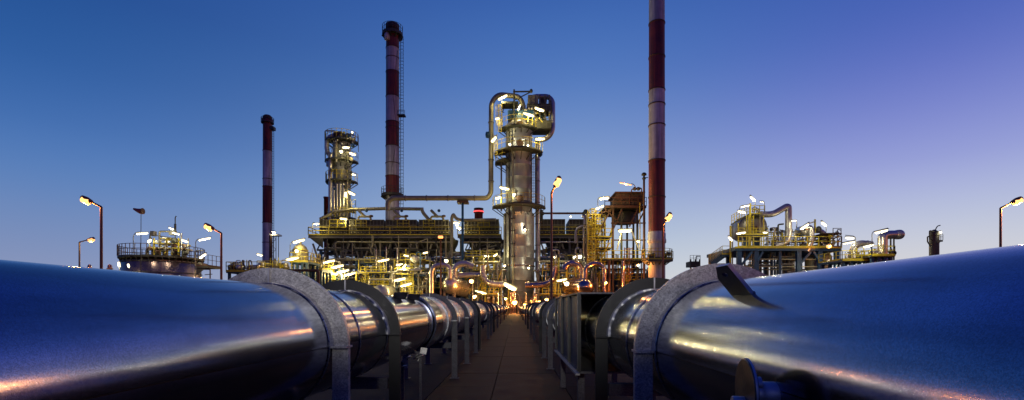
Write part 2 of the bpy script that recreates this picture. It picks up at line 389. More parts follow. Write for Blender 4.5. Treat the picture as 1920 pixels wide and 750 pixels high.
def shell_mesh(cx, y0, y1, r, up, taper=0, seam=.004):
    b = MB(); n = 48; g0 = seam if up else PI + seam; g1 = g0 + PI - 2 * seam; rows = max(2, int((y1 - y0) / .6)); vs = []
    rs = random.Random(int(y0 * 100) + int(cx * 10) + up)
    ph = rs.uniform(0, 6)
    for i in range(rows + 1):
        yy = y0 + (y1 - y0) * i / rows
        for j in range(n + 1):
            g = g0 + (g1 - g0) * j / n
            rr = r * (1 + .0015 * math.sin(3 * g + yy * 1.3 + ph) + .001 * math.sin(7 * g + ph * 2 + yy * .4))
            vs.append((cx + rr * math.cos(g), yy, AZ + rr * math.sin(g)))
    m = n + 1
    b.add(vs, [(i * m + j, i * m + j + 1, (i + 1) * m + j + 1, (i + 1) * m + j) for i in range(rows) for j in range(n)], True)
    # returned lip at both ends so the sheet has a thickness
    for i in (0, rows):
        inn = [Vector(v) - (Vector(v) - V(cx, Vector(v).y, AZ)).normalized() * .03 for v in vs[i * m:(i + 1) * m]]
        b.add(vs[i * m:(i + 1) * m] + inn, [(j, j + 1, m + j + 1, m + j) for j in range(n)])
    return b
def pipeline(cx, cuts, label):
    t = thing('pipeline', (cx, 0, AZ), label, 'pipeline', 'pair of metal clad pipelines running to the plant')
    MB().lathe((cx, 0, AZ), [(PR - .022, cuts[0][0] - .02), (PR - .022, 119)], 32, axis='Y').build('inner_pipe', 'black', t)
    for i, (y0, r) in enumerate(cuts[:-1]):
        y1 = cuts[i + 1][0] - (.028 if r == cuts[i + 1][1] else .004)
        mt = 'clad' if y0 < 9 else 'clad_far'
        shell_mesh(cx, y0, y1, r, True).build('cladding_sheet', mt, t)
        shell_mesh(cx, y0, y1, r, False).build('cladding_sheet', mt, t)
    for y, r in cuts[1:9]:
        MB().lathe((cx, y, AZ), [(max(r, PR) + .004, -.05), (max(r, PR) + .010, -.045), (max(r, PR) + .010, -.03), (max(r, PR) + .004, -.026)], 48, axis='Y', caps=False).build('joint_band', 'clad_far', t)
    return t
XL, XR = -1.985, 1.5
Lc = [(-3, .5), (3.86, .5), (4.62, .5), (5.6, .5), (8.3, .5), (8.75, .545), (9.6, .52), (10.4, .545), (11.1, .515), (12.6, .53), (14.0, .5), (15.5, .53), (17.2, .5), (18.7, .53), (21, .5), (24.9, .53), (28, .5), (31.3, .52), (36, .5), (42, .52), (48, .5), (55, .52), (62, .5), (72, .52), (82, .5), (92, .52), (105, .5), (119, .5)]
Rc = [(-3, .5), (3.46, .5), (4.35, .5), (5.2, .5), (6.9, .5), (10.5, .5), (11.4, .52), (12.8, .535), (14.2, .5), (15.5, .53), (17.6, .5), (20, .53), (24, .5), (29, .52), (36, .5), (44, .52), (52, .5), (60, .52), (70, .5), (80, .52), (92, .5), (105, .52), (119, .5)]
pipeline(XL, Lc, 'long silvery pipeline on the left with orange reflections and two small lugs on top')
pipeline(XR, Rc, 'long silvery pipeline on the right with a bolted branch and a large lifting lug')
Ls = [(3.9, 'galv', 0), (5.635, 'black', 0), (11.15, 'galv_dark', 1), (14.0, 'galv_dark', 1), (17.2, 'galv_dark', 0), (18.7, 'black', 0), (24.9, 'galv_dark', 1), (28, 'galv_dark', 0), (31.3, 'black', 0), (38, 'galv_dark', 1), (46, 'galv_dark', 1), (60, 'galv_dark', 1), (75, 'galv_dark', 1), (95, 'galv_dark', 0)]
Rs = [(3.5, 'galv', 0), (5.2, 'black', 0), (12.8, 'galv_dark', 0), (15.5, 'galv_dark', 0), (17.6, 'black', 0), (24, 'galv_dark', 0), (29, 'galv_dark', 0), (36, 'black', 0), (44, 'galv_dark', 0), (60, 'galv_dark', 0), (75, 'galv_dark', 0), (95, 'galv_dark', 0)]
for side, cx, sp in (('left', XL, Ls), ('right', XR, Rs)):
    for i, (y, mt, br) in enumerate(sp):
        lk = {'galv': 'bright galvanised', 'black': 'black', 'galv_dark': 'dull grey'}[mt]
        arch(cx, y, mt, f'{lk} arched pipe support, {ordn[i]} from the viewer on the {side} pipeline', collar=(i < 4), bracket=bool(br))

def lug(c, ang, lx, h, label, parent_side, th=.018, chamf=.35, m='lug', edge='edge'):
    """lifting lug: a plate along the pipe that stands off the surface at angle ang"""
    c = Vector(c); n = V(math.cos(ang), 0, math.sin(ang)); tgt = V(-math.sin(ang), 0, math.cos(ang))
    t = thing('lifting_lug', c, label, 'lifting lug')
    o = [(-lx / 2, 0), (lx / 2, 0), (lx / 2, h * .62), (lx * .12, h), (-lx / 2, h)]
    def P(u, v, s): return c + V(0, u, 0) + n * v + tgt * s * th / 2
    # plate with a long hole: outline ring bridged to hole ring
    K = 24; hole = []; outl = []
    def edge_pt(a):
        d = V(math.cos(a), math.sin(a), 0); cc = V(-.02 * lx, h * .52, 0); best = None
        for i in range(len(o)):
            p = V(*o[i], 0); q = V(*o[(i + 1) % len(o)], 0); e = q - p; den = d.x * e.y - d.y * e.x
            if abs(den) < 1e-9: continue
            s = ((p.x - cc.x) * e.y - (p.y - cc.y) * e.x) / den; u = ((p.x - cc.x) * d.y - (p.y - cc.y) * d.x) / den
            if s > 0 and -1e-6 <= u <= 1 + 1e-6 and (best is None or s < best): best = s
        return cc + d * best
    angs = sorted([2 * PI * k / K for k in range(K)] + [math.atan2(p[1] - h * .52, p[0] + .02 * lx) % (2 * PI) for p in o])
    K = len(angs)
    for a in angs:
        e = edge_pt(a); outl.append((e.x, e.y)); hole.append((-.02 * lx + lx * .13 * math.cos(a), h * .72 + h * .07 * math.sin(a)))
    b = MB()
    vs = [P(u, v, s) for s in (-1, 1) for ring in (outl, hole) for u, v in ring]
    fs = []
    for j in range(K):
        k = (j + 1) % K
        fs += [(j, k, K + k, K + j), (2 * K + k, 2 * K + j, 3 * K + j, 3 * K + k), (K + j, K + k, 3 * K + k, 3 * K + j)]
    b.add(vs, fs); pl = b.build('plate', m, t)
    b = MB(); b.add(vs, [((j + 1) % K, j, 2 * K + j, 2 * K + (j + 1) % K) for j in range(K)]); b.build('plate_edge', edge, pl)
    MB().tube([P(-lx / 2, .002, -1), P(0, .002, -1), P(lx / 2, .002, -1)], .006, 6).build('weld_bead', 'edge', t)
    return t
def on_pipe(cx, ang, y, r=PR): return V(cx + r * math.cos(ang), y, AZ + r * math.sin(ang))
lug(on_pipe(XR, R(129.5), 2.50), R(129.5), .22, .19, 'large dark chamfered lifting lug with a slotted hole on top of the right pipeline', 'right')
for yy, lb in ((7.15, 'small square steel tab on the left pipeline just beyond the black arch'), (8.1, 'farther small square steel tab on top of the left pipeline')):
    c = on_pipe(XL, R(62), yy); n = V(math.cos(R(62)), 0, math.sin(R(62)))
    t = thing('steel_tab', c, lb, 'steel tab')
    a = c + V(0, -.02, 0); b = MB(); b.beam(a - n * .01 + V(0, .12, 0), a + n * .10 + V(0, .02, .0), .20, .012); b.build('tab_plate', 'lug', t)
    MB().beam(c + V(-.1, .12, .03), c + V(.1, .12, -.04), .015).build('weld_bead', 'edge', t)
# folded steel brackets hanging under the left pipeline
for yy, xx, zz, lb in ((6.6, -1.55, .93, 'crumpled steel tie bracket under the left pipeline behind the black arch'), (7.6, -1.5, .96, 'second crumpled steel tie bracket under the left pipeline')):
    t = thing('tie_bracket', (xx, yy, zz), lb, 'bracket'); q = random.Random(int(yy * 10))
    for k in range(4):
        b = MB(); p = V(xx + q.uniform(-.09, .09), yy + q.uniform(-.1, .1), zz + q.uniform(-.05, .05))
        b.beam(p, p + V(q.uniform(-.1, .1), q.uniform(-.05, .05), q.uniform(-.14, .1)), .10, .01); b.build('folded_plate', 'galv', t)
    MB().beam((xx, yy, zz), (xx - .12, yy, 1.02), .03).build('hanger', 'galv_dark', t)
    MB().beam((xx, yy, .06), (xx, yy, zz), .035).build('prop', 'galv_dark', t)
# branch with blind flange on the right pipeline
t = thing('branch_flange', (1.0, 1.87, AZ), 'blind flange disc on a short branch at the side of the right pipeline', 'pipe flange')
cx0, cy0, cz0 = .895, 1.86, 1.385
def turned(mb, ang=-9):
    m = Matrix.Rotation(R(ang), 3, 'Z'); c = V(cx0, cy0, cz0); mb.v = [c + m @ (p - c) for p in mb.v]; return mb
fd_ = turned(MB().lathe((cx0, cy0, cz0), [(.124, -.008), (.130, -.004), (.130, .004), (.124, .008)], 48, axis='X')).build('flange_disc', 'lug', t)
turned(MB().lathe((cx0, cy0, cz0), [(.1305, -.0042), (.1315, 0), (.1305, .0042)], 48, axis='X', caps=False)).build('disc_rim', 'edge', fd_)
turned(MB().lathe((cx0, cy0, cz0 + .03), [(.030, .009), (.030, .05)], 24, axis='X')).build('clamp_pin', 'edge', t)
MB().lathe((cx0, cy0, cz0 - .01), [(.045, .010), (.045, .05), (.050, .052), (.050, .115)], 28, axis='X').build('branch_neck', 'edge', t)
turned(MB().lathe((cx0, cy0, cz0 - .045), [(.026, -.052), (.028, -.048), (.028, -.009)], 20, axis='X')).build('drain_stub', 'edge', t)

# rectangular steel enclosure round the right pipeline
t = thing('pipe_enclosure', (XR, 8.6, .777), 'dark rectangular sheet steel enclosure boxed round the right pipeline', 'steel enclosure')
bx0, bx1, by0, by1, bz0, bz1 = .90, 2.12, 6.72, 10.45, .777, 1.905
for k in range(3):
    ya = by0 + .04 + k * 1.2; MB().bb((bx0 + .012, ya, bz0 + .03), (bx0 + .022, ya + 1.17, bz1 - .03)).build('side_panel', 'galv_dark', t)
MB().bb((bx1 - .022, by0, bz0 + .03), (bx1 - .012, by1, bz1 - .03)).build('side_panel', 'galv_dark', t)
MB().bb((bx0 - .03, by0 - .05, bz1 - .012), (bx1 + .03, by1 + .03, bz1 + .01)).build('top_panel', 'galv_dark', t)
MB().bb((bx0, by0, bz0), (bx1, by1, bz0 + .03)).build('bottom_panel', 'galv_dark', t)
MB().bb((bx0 + .025, by1 - .03, bz0 + .031), (bx1 - .025, by1 - .01, AZ - .55)).build('end_panel', 'galv_dark', t)
for yy in (by0, by0 + 1.22, by0 + 2.42, by1):
    MB().bb((bx0 - .035, yy - .03, bz0 + .031), (bx0 + .01, yy + .05, bz1 - .014)).build('corner_post', 'black', t)
    MB().bb((bx0 - .040, yy - .034, bz0 + .033), (bx0 - .030, yy - .022, bz1 - .016)).build('post_edge', 'galv_dark', t)
    MB().bb((bx1 - .01, yy - .03, bz0 + .031), (bx1 + .035, yy + .05, bz1 - .014)).build('corner_post', 'black', t)
MB().bb((bx0 - .06, by0 - .03, bz0 - .02), (bx0 - .003, by1, bz0 + .004)).build('bottom_flange', 'galv', t)
for yy in (7.2, 9.9):
    for xx in (.98, 2.04): MB().bb((xx - .05, yy - .05, .05), (xx + .05, yy + .05, bz0 - .002)).build('leg', 'galv_dark', t)
# skid bracket low beside it
# ------------------------------------------------------------------ street lamps
street_lamp(190, 388, 40, 172, 379, 'tall brown street lamp left of the tank, brightly lit orange', ppx=4.2, size=1.6, power=.22)
street_lamp(149, 454, 60, 164, 450, 'low grey street lamp at the far left, dimly lit', m='sodium_dim', post='grey_post', ppx=2.6, size=1.5)
street_lamp(415, 437, 55, 400, 429, 'brown street lamp between the tank and the left chimney', ppx=3.6, size=1.9, power=.22)
street_lamp(1034, 362, 36, 1040, 350, 'tallest street lamp, standing right of the big column', ppx=4.0, size=1.45, power=.5)
street_lamp(1243, 422, 50, 1248, 414, 'street lamp standing in front of the right chimney', ppx=3.4, size=1.7, power=.8)
street_lamp(1876, 390, 42, 1897, 380, 'brown street lamp at the far right above the pipeline', ppx=3.6, size=1.6, power=1.3)

# unseen floodlight added behind the viewer to light the near arches
def mast(x, y, h, label, m, s=.3, tilt=(0, 1, -1)):
    t = thing('added_floodlight', (x, y, 0), label, 'floodlight', 'unseen floodlight added behind the viewer')
    MB().tube([(x, y, 0), (x, y, h)], [.06, .045], 8).build('pole', 'grey_post', t)
    n = Vector(tilt).normalized(); a, b = frame(n); c = V(x, y, h) + n * .06
    MB().add([c + a * i * s + b * j * s * .6 for i, j in ((-1, -1), (1, -1), (1, 1), (-1, 1))], [(0, 1, 2, 3)]).build('lens', m, t)
    MB().beam(c - n * .13, c - n * .01, s * 2.1, s * 1.3).build('housing', 'grey_post', t)
    return t
T = mast(-.3, -3.2, 3.6, 'unseen white floodlight added on a mast behind the viewer', 'flood', .2, (.0, 1, .08))
l = bpy.data.lights.new('added_flood_light', 'SPOT'); l.energy = 1900; l.color = (1, .96, .86); l.spot_size = R(58); l.spot_blend = .7; l.shadow_soft_size = .12
o = bpy.data.objects.new('added_flood_light', l); COL.objects.link(o); o.parent = T; o.location = (0, .12, 3.6)
o.rotation_euler = (R(97.5), 0, 0)

# ================================================================== the plant
# ------------------------------------------------------------------ chimneys
def chimney(name, px, d, ytop, ybot, wt, wb, bands, label, seams=()):
    base = W(px, VY, d); base.z = 0; t = thing(name, base, label, 'chimney')
    def rad(y): return (wt + (wb - wt) * (y - ytop) / (ybot - ytop)) / 2 * d / F
    for y0, y1, c in bands:
        z0 = W(0, y1, d).z; z1 = W(0, y0, d).z
        if y1 >= 575: z0 = 0
        MB().lathe((base.x, d, 0), [(rad(y1), z0), (rad(y0), z1)], 40, caps=False).build('paint_band', c, t)
    for y in seams:
        z = W(0, y, d).z; MB().lathe((base.x, d, z), [(rad(y) + .01, -.12), (rad(y) + .12, -.1), (rad(y) + .12, .1), (rad(y) + .01, .12)], 40, caps=False).build('flange_ring', 'rust', t)
    return t, base, rad
# left
d = 175
t, bs, rad = chimney('chimney', 501.5, d, 216, 600, 15.5, 18, [(222, 283, 'red'), (283, 350, 'white'), (350, 418, 'red'), (418, 489, 'white'), (489, 600, 'red')],
                     'slim red and white chimney at the left with a domed dark cap', (336, 283, 350, 418, 455))
z = W(0, 222, d).z; r = rad(222)
MB().lathe((bs.x, d, z), [(r * 1.02, -.3), (r * 1.1, 0), (r * 1.05, .6), (r * .7, 1.1), (.05, 1.25)], 32).build('cap', 'rust', t)
MB().lathe((bs.x, d, z), [(r * 1.2, -1.6), (r * 1.2, -.4), (r * 1.02, -.3)], 32).build('crown', 'red', t)
ring_platform(t, (bs.x, d, W(0, 231, d).z), r, r * 1.42, h=1.6, rt=.1, t=.3, rm='dark')
MB().bb((bs.x + r * .8, d - 1, W(0, 244, d).z), (bs.x + r * 1.7, d + 1, W(0, 238, d).z)).build('landing', 'dark', t)
ladder(t, (bs.x + rad(400) + .7, d - .6, W(0, 500, d).z), W(0, 240, d).z - W(0, 500, d).z, w=.6, t=.13, m='dark', cage=False, step=.9)
# middle
d = 155
t, bs, rad = chimney('chimney', 736, d, 47, 600, 23.5, 27, [(47, 91, 'red'), (91, 136, 'white'), (136, 182, 'red'), (182, 230, 'white'), (230, 275, 'red'), (275, 331, 'white'), (331, 367, 'red'), (367, 600, 'white')],
                     'tall red and white banded chimney in the middle left with two platforms', (91, 110, 136, 182, 230, 240, 275, 307, 331))
z = W(0, 47, d).z; r = rad(47)
MB().lathe((bs.x, d, z), [(r * 1.0, -2), (r * 1.08, -1.9), (r * 1.08, 0), (r * .9, 0), (r * .9, -1)], 36, caps=False).build('crown', 'rust', t)
MB().lathe((bs.x, d, z), [(r * .9, -.6), (.05, -.6)], 36, caps=False).build('flue_mouth', 'black', t)
ring_platform(t, (bs.x, d, W(0, 68, d).z), r, r * 1.62, h=2.2, rt=.14, t=.9, rm='dark')
ring_platform(t, (bs.x, d, W(0, 369, d).z), rad(367), rad(367) * 1.62, h=2.0, rt=.12, t=.8, rm='dark')
MB().lathe((bs.x - r * .6, d - r * .95, W(0, 77, d).z), [(.2, 2.4), (.9, 1), (.9, -.6), (.2, -.8)], 14).build('horn', 'white', t)
lx = bs.x + rad(200) + 1.0
ladder(t, (lx, d - .4, W(0, 392, d).z), W(0, 72, d).z - W(0, 392, d).z, w=.9, t=.11, m='dark', cage=True, step=1.0)
MB().bb((lx - 1.6, d - 1.2, W(0, 219, d).z), (lx + 1.1, d + .6, W(0, 216.5, d).z)).build('landing', 'dark', t)
rail(t, [(lx - 1.2, d - 1.2, W(0, 216.5, d).z), (lx + 1.1, d - 1.2, W(0, 216.5, d).z)], h=1.2, t=.1, m='dark', toe=False)
c = MB(); c.tube([W(745, 95, d - r * .99), W(737, 180, d - r * 1.02), W(745, 255, d - r * 1.02), W(732, 330, d - r * 1.05)], .06, 4); c.build('cable', 'black', t)
# right
d = 108
t, bs, rad = chimney('chimney', 1231.5, d, -150, 600, 28, 31, [(-150, -80, 'red'), (-80, 45, 'white'), (45, 170, 'red'), (170, 302, 'white'), (302, 435, 'red'), (435, 600, 'white')],
                     'thickest and tallest red and white chimney, right of centre, running out of the frame', (45, 108, 170, 197, 236, 302, 370))
r = rad(440)
MB().lathe((bs.x, d, W(0, 452, d).z), [(r, -.6), (r * 1.12, -.4), (r * 1.12, .3), (r * 1.06, .5), (r * 1.06, 1.6), (r, 1.8)], 40, caps=False).build('collar', 'white', t)
MB().lathe((bs.x, d, W(0, -150, d).z), [(r * .95, -1), (r * 1.1, 0), (.05, 0)], 40, caps=False).build('crown', 'rust', t)
ring_platform(t, (bs.x, d, W(0, 488, d).z), r, r * 1.85, h=1.9, rt=.1, t=.45)
for k, (xx, yy) in enumerate(((1252, 476), (1246, 478), (1224, 478), (1217, 480))):
    c = W(xx, yy, d - r * 1.3); MB().drum(c - V(.2, 0, 0), c + V(.4, 0, 0), .42, 12).build('burner_motor', 'dark', t)
# little stub chimneys behind
t = thing('flue_stub', W(612, VY, 170) * 1, 'short dark red flue stub left of the slender twin column', 'chimney'); t.location.z = 0; ORG[t.name] = Vector(t.location)
c = W(612, 372, 170); MB().lathe((c.x, 170, 0), [(.85, 2), (.85, c.z), (1.0, c.z), (1.0, c.z + .5), (.8, c.z + .5)], 18).build('flue', 'red', t)
t = thing('flue_stub', W(897, VY, 150), 'dark red flue with a glowing red ring on the cooler deck', 'chimney'); t.location.z = 0; ORG[t.name] = Vector(t.location)
c = W(897.5, 398, 150); MB().lathe((c.x, 150, 0), [(1.3, 20), (1.3, c.z - .3), (1.55, c.z - .2), (1.55, c.z + .6), (1.3, c.z + .8)], 24).build('flue', 'red', t)
MB().lathe((c.x, 150, c.z), [(1.3, .8), (1.5, .95), (1.5, 1.2), (.1, 1.3)], 24).build('cap', 'rust', t)
MB().lathe((c.x, 150, c.z), [(1.59, -.05), (1.62, .0), (1.62, .3), (1.59, .35)], 24, caps=False).build('beacon_ring', 'redglow', t)

# ------------------------------------------------------------------ generic pieces
def column_shell(root, px, d, wpx, y0, y1, courses, m='column', n=40):
    r = wpx / 2 * d / F; c = W(px, 0, d); z0 = W(0, y1, d).z; z1 = W(0, y0, d).z
    for k in range(courses):
        a = z0 + (z1 - z0) * k / courses; b = z0 + (z1 - z0) * (k + 1) / courses
        MB().lathe((c.x, d, 0), [(r - .015, a + .0), (r, a + .03), (r, b - .05), (r + .03, b - .04), (r + .03, b - .001)], n, caps=False).build('shell_course', m, root)
    return c.x, r
def manhole(root, px, py, d, rpx, back):
    r = rpx * d / F; c = W(px, py, d); c.y = d - back - .1
    MB().lathe(c, [(r * .8, .5), (r * .8, 0), (r, 0), (r, -.16), (r * .9, -.2), (.05, -.24)], 18, axis='Y', caps=False).build('manhole', 'rust', root)

# ------------------------------------------------------------------ main column
d = 125
base = W(972, VY, d); base.z = 0
T = thing('distillation_column', base, 'tallest silvery process column in the middle with round platforms and a crown of pipes', 'process column')
cx, rr = column_shell(T, 973, d, 58, 402, 588, 9)
cx2, r2 = column_shell(T, 973, d, 50, 246, 402, 7)
MB().lathe((cx, d, W(0, 402, d).z), [(rr, -1.2), (r2, .2)], 40, caps=False).build('cone', 'column', T)
MB().lathe((cx, d, W(0, 246, d).z), [(r2, 0), (r2 * .97, 1.2), (r2 * .8, 2.4), (r2 * .45, 3.2), (.1, 3.4)], 40, caps=False).build('dome', 'silver', T)
MB().lathe((cx, d, W(0, 501, d).z), [(rr, 0), (rr + .14, .1), (rr + .14, .3), (rr, .4)], 40, caps=False).build('stiffening_ring', 'glow_tinted', T)
for k in range(14):     # vertical seam lugs and pipes up the front
    pass
for xx, y0, y1, rp, m in ((955, 250, 560, 1.2, 'dark'), (962, 300, 565, 1.6, 'khaki'), (985, 405, 500, .9, 'silver'), (948, 405, 540, .8, 'dark')):
    off = math.sqrt(max(.1, rr ** 2 - ((xx - 973) * d / F) ** 2)) + .3
    MB().tube([W(xx, y0, d) + V(0, -off, 0), W(xx, y1, d) + V(0, -off, 0)], rp * d / F, 8).build('riser_pipe', m, T)
for yy in (415, 437, 461, 484):
    MB().bb(W(958, yy + .8, d) + V(0, -rr - .3, 0), W(966, yy - .8, d) + V(0, -rr + .3, 0)).build('pipe_clamp', 'dark', T)
for py, w0, w1, a0, a1 in ((248, 25, 37, 180, 345), (291, 25, 46, 175, 345), (309, 25, 45, 170, 235), (392, 27, 50, 178, 362)):
    ring_platform(T, (cx, d, W(0, py, d).z), w0 * d / F, w1 * d / F, a0, a1 if a1 != 362 else 362, h=2.4, rt=.12, t=.35, rm='yellow', seg=44)
for xx, yy in ((975, 243), (975, 277), (974, 378)): manhole(T, xx, yy, d, 6.5, r2)
# crown
for x0, y0, x1, y1, dz, m in ((952, 214, 1000, 229, -2.5, 'teal'), (940, 199, 972, 203, -3, 'dark'), (990, 181, 1008, 199, -1, 'khaki'), (1012, 179, 1024, 188, 0, 'grey'), (1004, 212, 1022, 221, 1, 'teal'), (998, 226, 1014, 236, 0, 'grey')):
    a = W(x0, y0, d + dz); b = W(x1, y1, d + dz + 3.5); MB().bb((a.x, a.y, W(0, y1, d).z), (b.x, b.y, W(0, y0, d).z)).build('equipment_box', m, T)
for x in (995, 1003, 1012, 1022, 1030):
    MB().tube([W(x, 178, d - 1), W(x, 238, d - 1)], .09 if x % 2 else .22, 8).build('strut', 'grey', T)
rail(T, [W(990, 238, d - 2), W(1033, 238, d - 2)], h=2.2, step=1.3, t=.1, m='grey', toe=False); rail(T, [W(990, 206, d - 2), W(1033, 206, d - 2)], h=2.0, step=1.3, t=.1, m='grey', toe=False)
MB().bb(W(984, 240.5, d - 2), W(1031, 239, d + 3)).build('landing', 'dark', T); MB().bb(W(988, 207, d - 2), W(1031, 206, d + 2)).build('landing', 'dark', T)
MB().beam(W(964, 234, d - 3), W(964, 168, d - 3), .42).build('davit_post', 'dark', T)
MB().beam(W(962, 172, d - 3), W(997, 171.5, d - 3), .3).build('davit_arm', 'dark', T)
MB().beam(W(966, 187, d - 3), W(994, 173, d - 3), .22).build('davit_brace', 'dark', T)
MB().lathe(W(996, 171, d - 3), [(.1, -.5), (.4, -.2), (.4, .3), (.1, .6)], 10).build('hoist', 'dark', T)
pipe(T, [(981, 214), (980, 192), (972, 181), (934, 177), (921, 192), (920.5, 362), (914, 371.5), (735, 371.5), (727, 379), (727, 394)], 4.6, d, 'khaki', 14, 'overhead_pipe', 16)
for (x, y, ax) in ((920.7, 230, 'Z'), (920.7, 300, 'Z'), (920.7, 340, 'Z')):
    MB().lathe(W(x, y, d), [(.72, -.12), (.8, -.1), (.8, .1), (.72, .12)], 14, caps=False).build('pipe_flange', 'grey', T)
for x in (760, 800, 840, 890):
    c = W(x, 371.5, d); MB().lathe(c, [(.65, -.15), (.78, -.1), (.78, .1), (.65, .15)], 14, axis='X', caps=False).build('pipe_flange', 'grey', T)
pipe(T, [(996, 184), (1004, 181), (1028, 181), (1036.5, 190), (1036.5, 244), (1030, 256), (1019, 262), (1006, 262)], 4.6, d, 'silver', 7, 'overhead_pipe', 16)
pipe(T, [(1008, 262), (1008, 512)], 4.4, d + 1, 'silver', 3, 'side_pipe', 14)
for y in (300, 340, 380, 420, 460): MB().lathe(W(1008, y, d + 1), [(.62, -.1), (.72, -.08), (.72, .08), (.62, .1)], 14, caps=False).build('pipe_flange', 'grey', T)
pipe(T, [(940, 396), (940, 300), (944, 296)], 1.6, d - 2, 'grey', 3, 'side_pipe')
MB().lathe(W(915, 252.5, d - .2), [(.1, -.9), (.6, -.7), (.7, 0), (.6, .6), (.1, .7)], 14).build('valve_body', 'teal', T)
MB().lathe(W(1013, 288, d - 1), [(.1, -.9), (.6, -.4), (.5, .6), (.1, .9)], 12).build('valve_body', 'teal', T)
for x in (930, 935, 941): MB().beam(W(x, 246, d - 2), W(x, 196, d - 2), .12).build('cage_post', 'yellow', T)
ladder(T, W(937, 248, d - 3.2), W(0, 196, d).z - W(0, 248, d).z, w=.9, t=.12, cage=True)
ladder(T, W(1000, 390, d - 2.4), W(0, 292, d).z - W(0, 390, d).z, w=.9, t=.12, cage=True, m='rust')
ladder(T, W(929, 291, d - 3), W(0, 252, d).z - W(0, 291, d).z, w=.8, t=.12)
q = random.Random(3)
for k in range(70):      # valves and small bore pipes round the crown
    x = q.uniform(945, 1030); y = q.uniform(196, 240); dd = q.uniform(-3.5, 2)
    if q.random() < .5: pipe(T, [(x, y), (x + q.uniform(-6, 6), y), (x + q.uniform(-8, 8), y - q.uniform(3, 12))], q.uniform(.5, 1.1), d + dd, q.choice(['silver', 'khaki', 'dark', 'yellow']), 2, 'small_pipe', 8)
    else: MB().drum(W(x, y, d + dd), W(x + q.uniform(1, 3), y, d + dd), q.uniform(.25, .5), 10).build('valve', q.choice(['khaki', 'silver', 'dark']), T)

# ------------------------------------------------------------------ slender column group on the left
d = 140
base = W(640, VY, d); base.z = 0
T = thing('distillation_column', base, 'shorter process column left of the middle chimney with stacked half round platforms', 'process column')
c1, q1 = column_shell(T, 641, d, 32, 262, 440, 9, 'column', 32)
for xx, y0, y1, rp in ((619.5, 290, 420, 3.6), (626, 350, 425, 2.2), (632, 345, 420, 2.2), (638, 345, 420, 2.4), (644.5, 345, 420, 2.4), (651, 330, 415, 2)):
    MB().tube([W(xx, y0, d - q1 - .6), W(xx, y1, d - q1 - .6)], rp * d / F, 12).build('riser_pipe', 'silver' if rp > 2 else 'khaki', T)
MB().lathe((c1, d, W(0, 262, d).z), [(q1, 0), (q1 * .8, 1), (.1, 1.5)], 28, caps=False).build('dome', 'khaki', T)
for py, a0, a1, w1, rm in ((269, 180, 380, 30, 'yellow'), (306, 200, 375, 30, 'grey'), (344, 180, 372, 29, 'yellow'), (412, 190, 372, 26, 'yellow')):
    ring_platform(T, (c1, d, W(0, py, d).z), q1, w1 * d / F, a0, a1, h=2.4, rt=.12, t=.4, rm=rm, seg=40)
rail(T, [W(652, 392, d - 3), W(667, 392, d - 3), W(667, 392, d + 1)], h=2.6, step=1.2, t=.13); MB().bb(W(650, 394, d - 3), W(667, 392, d + 2)).build('landing', 'dark', T)
pipe(T, [(640, 262), (636, 254), (622, 254), (613, 262), (612.5, 280), (616, 289), (622, 291)], 4.2, d - 2, 'silver', 10, 'overhead_pipe', 14)
pipe(T, [(630, 268), (630, 300)], 3, d - 3, 'khaki', 3, 'riser_pipe'); MB().drum(W(618, 303, d - 2), W(618, 311, d - 2), .95, 14).build('knock_out_pot', 'silver', T)
MB().drum(W(628, 252, d - 2), W(640, 252, d - 2), .9, 14).build('header_drum', 'rust', T); MB().drum(W(645, 256, d - 3), W(656, 256, d - 3), .7, 12).build('header_drum', 'dark', T)
MB().tube([W(645, 262, d - 3), W(645, 247, d - 3)], .3, 8).build('vent', 'yellow', T)
MB().tube(fil(pw([(609, 268), (609, 244.5), (628, 244.5)], d), .5), .1, 6).build('light_bracket', 'grey', T)
MB().beam(W(612, 246, d), W(627, 245.4, d), .35, .2).build('unlit_lamp_housing', 'plate', T)
MB().tube(fil(pw([(672, 285), (672, 258), (650, 250)], d), .5), .1, 6).build('light_bracket', 'grey', T)
ladder(T, W(656, 345, d - 4.2), W(0, 306, d).z - W(0, 345, d).z, w=.8, t=.12, m='dark', cage=True)
ladder(T, W(650, 306, d - 4.2), W(0, 268, d).z - W(0, 306, d).z, w=.8, t=.12, m='dark', cage=True)
for k in range(60):
    x = q.uniform(616, 664); y = q.choice([262, 258, 265, 270, 285, 320, 335, 300, 355]) + q.uniform(-6, 4); dd = -q.uniform(2, 4.5)
    if q.random() < .5: pipe(T, [(x, y), (x + q.uniform(-5, 5), y), (x, y - q.uniform(3, 9))], q.uniform(.5, 1), d + dd, q.choice(['silver', 'khaki', 'dark']), 2, 'small_pipe', 8)
    else: MB().drum(W(x, y, d + dd), W(x + 2.5, y, d + dd), q.uniform(.3, .6), 10).build('valve', q.choice(['khaki', 'dark', 'teal']), T)

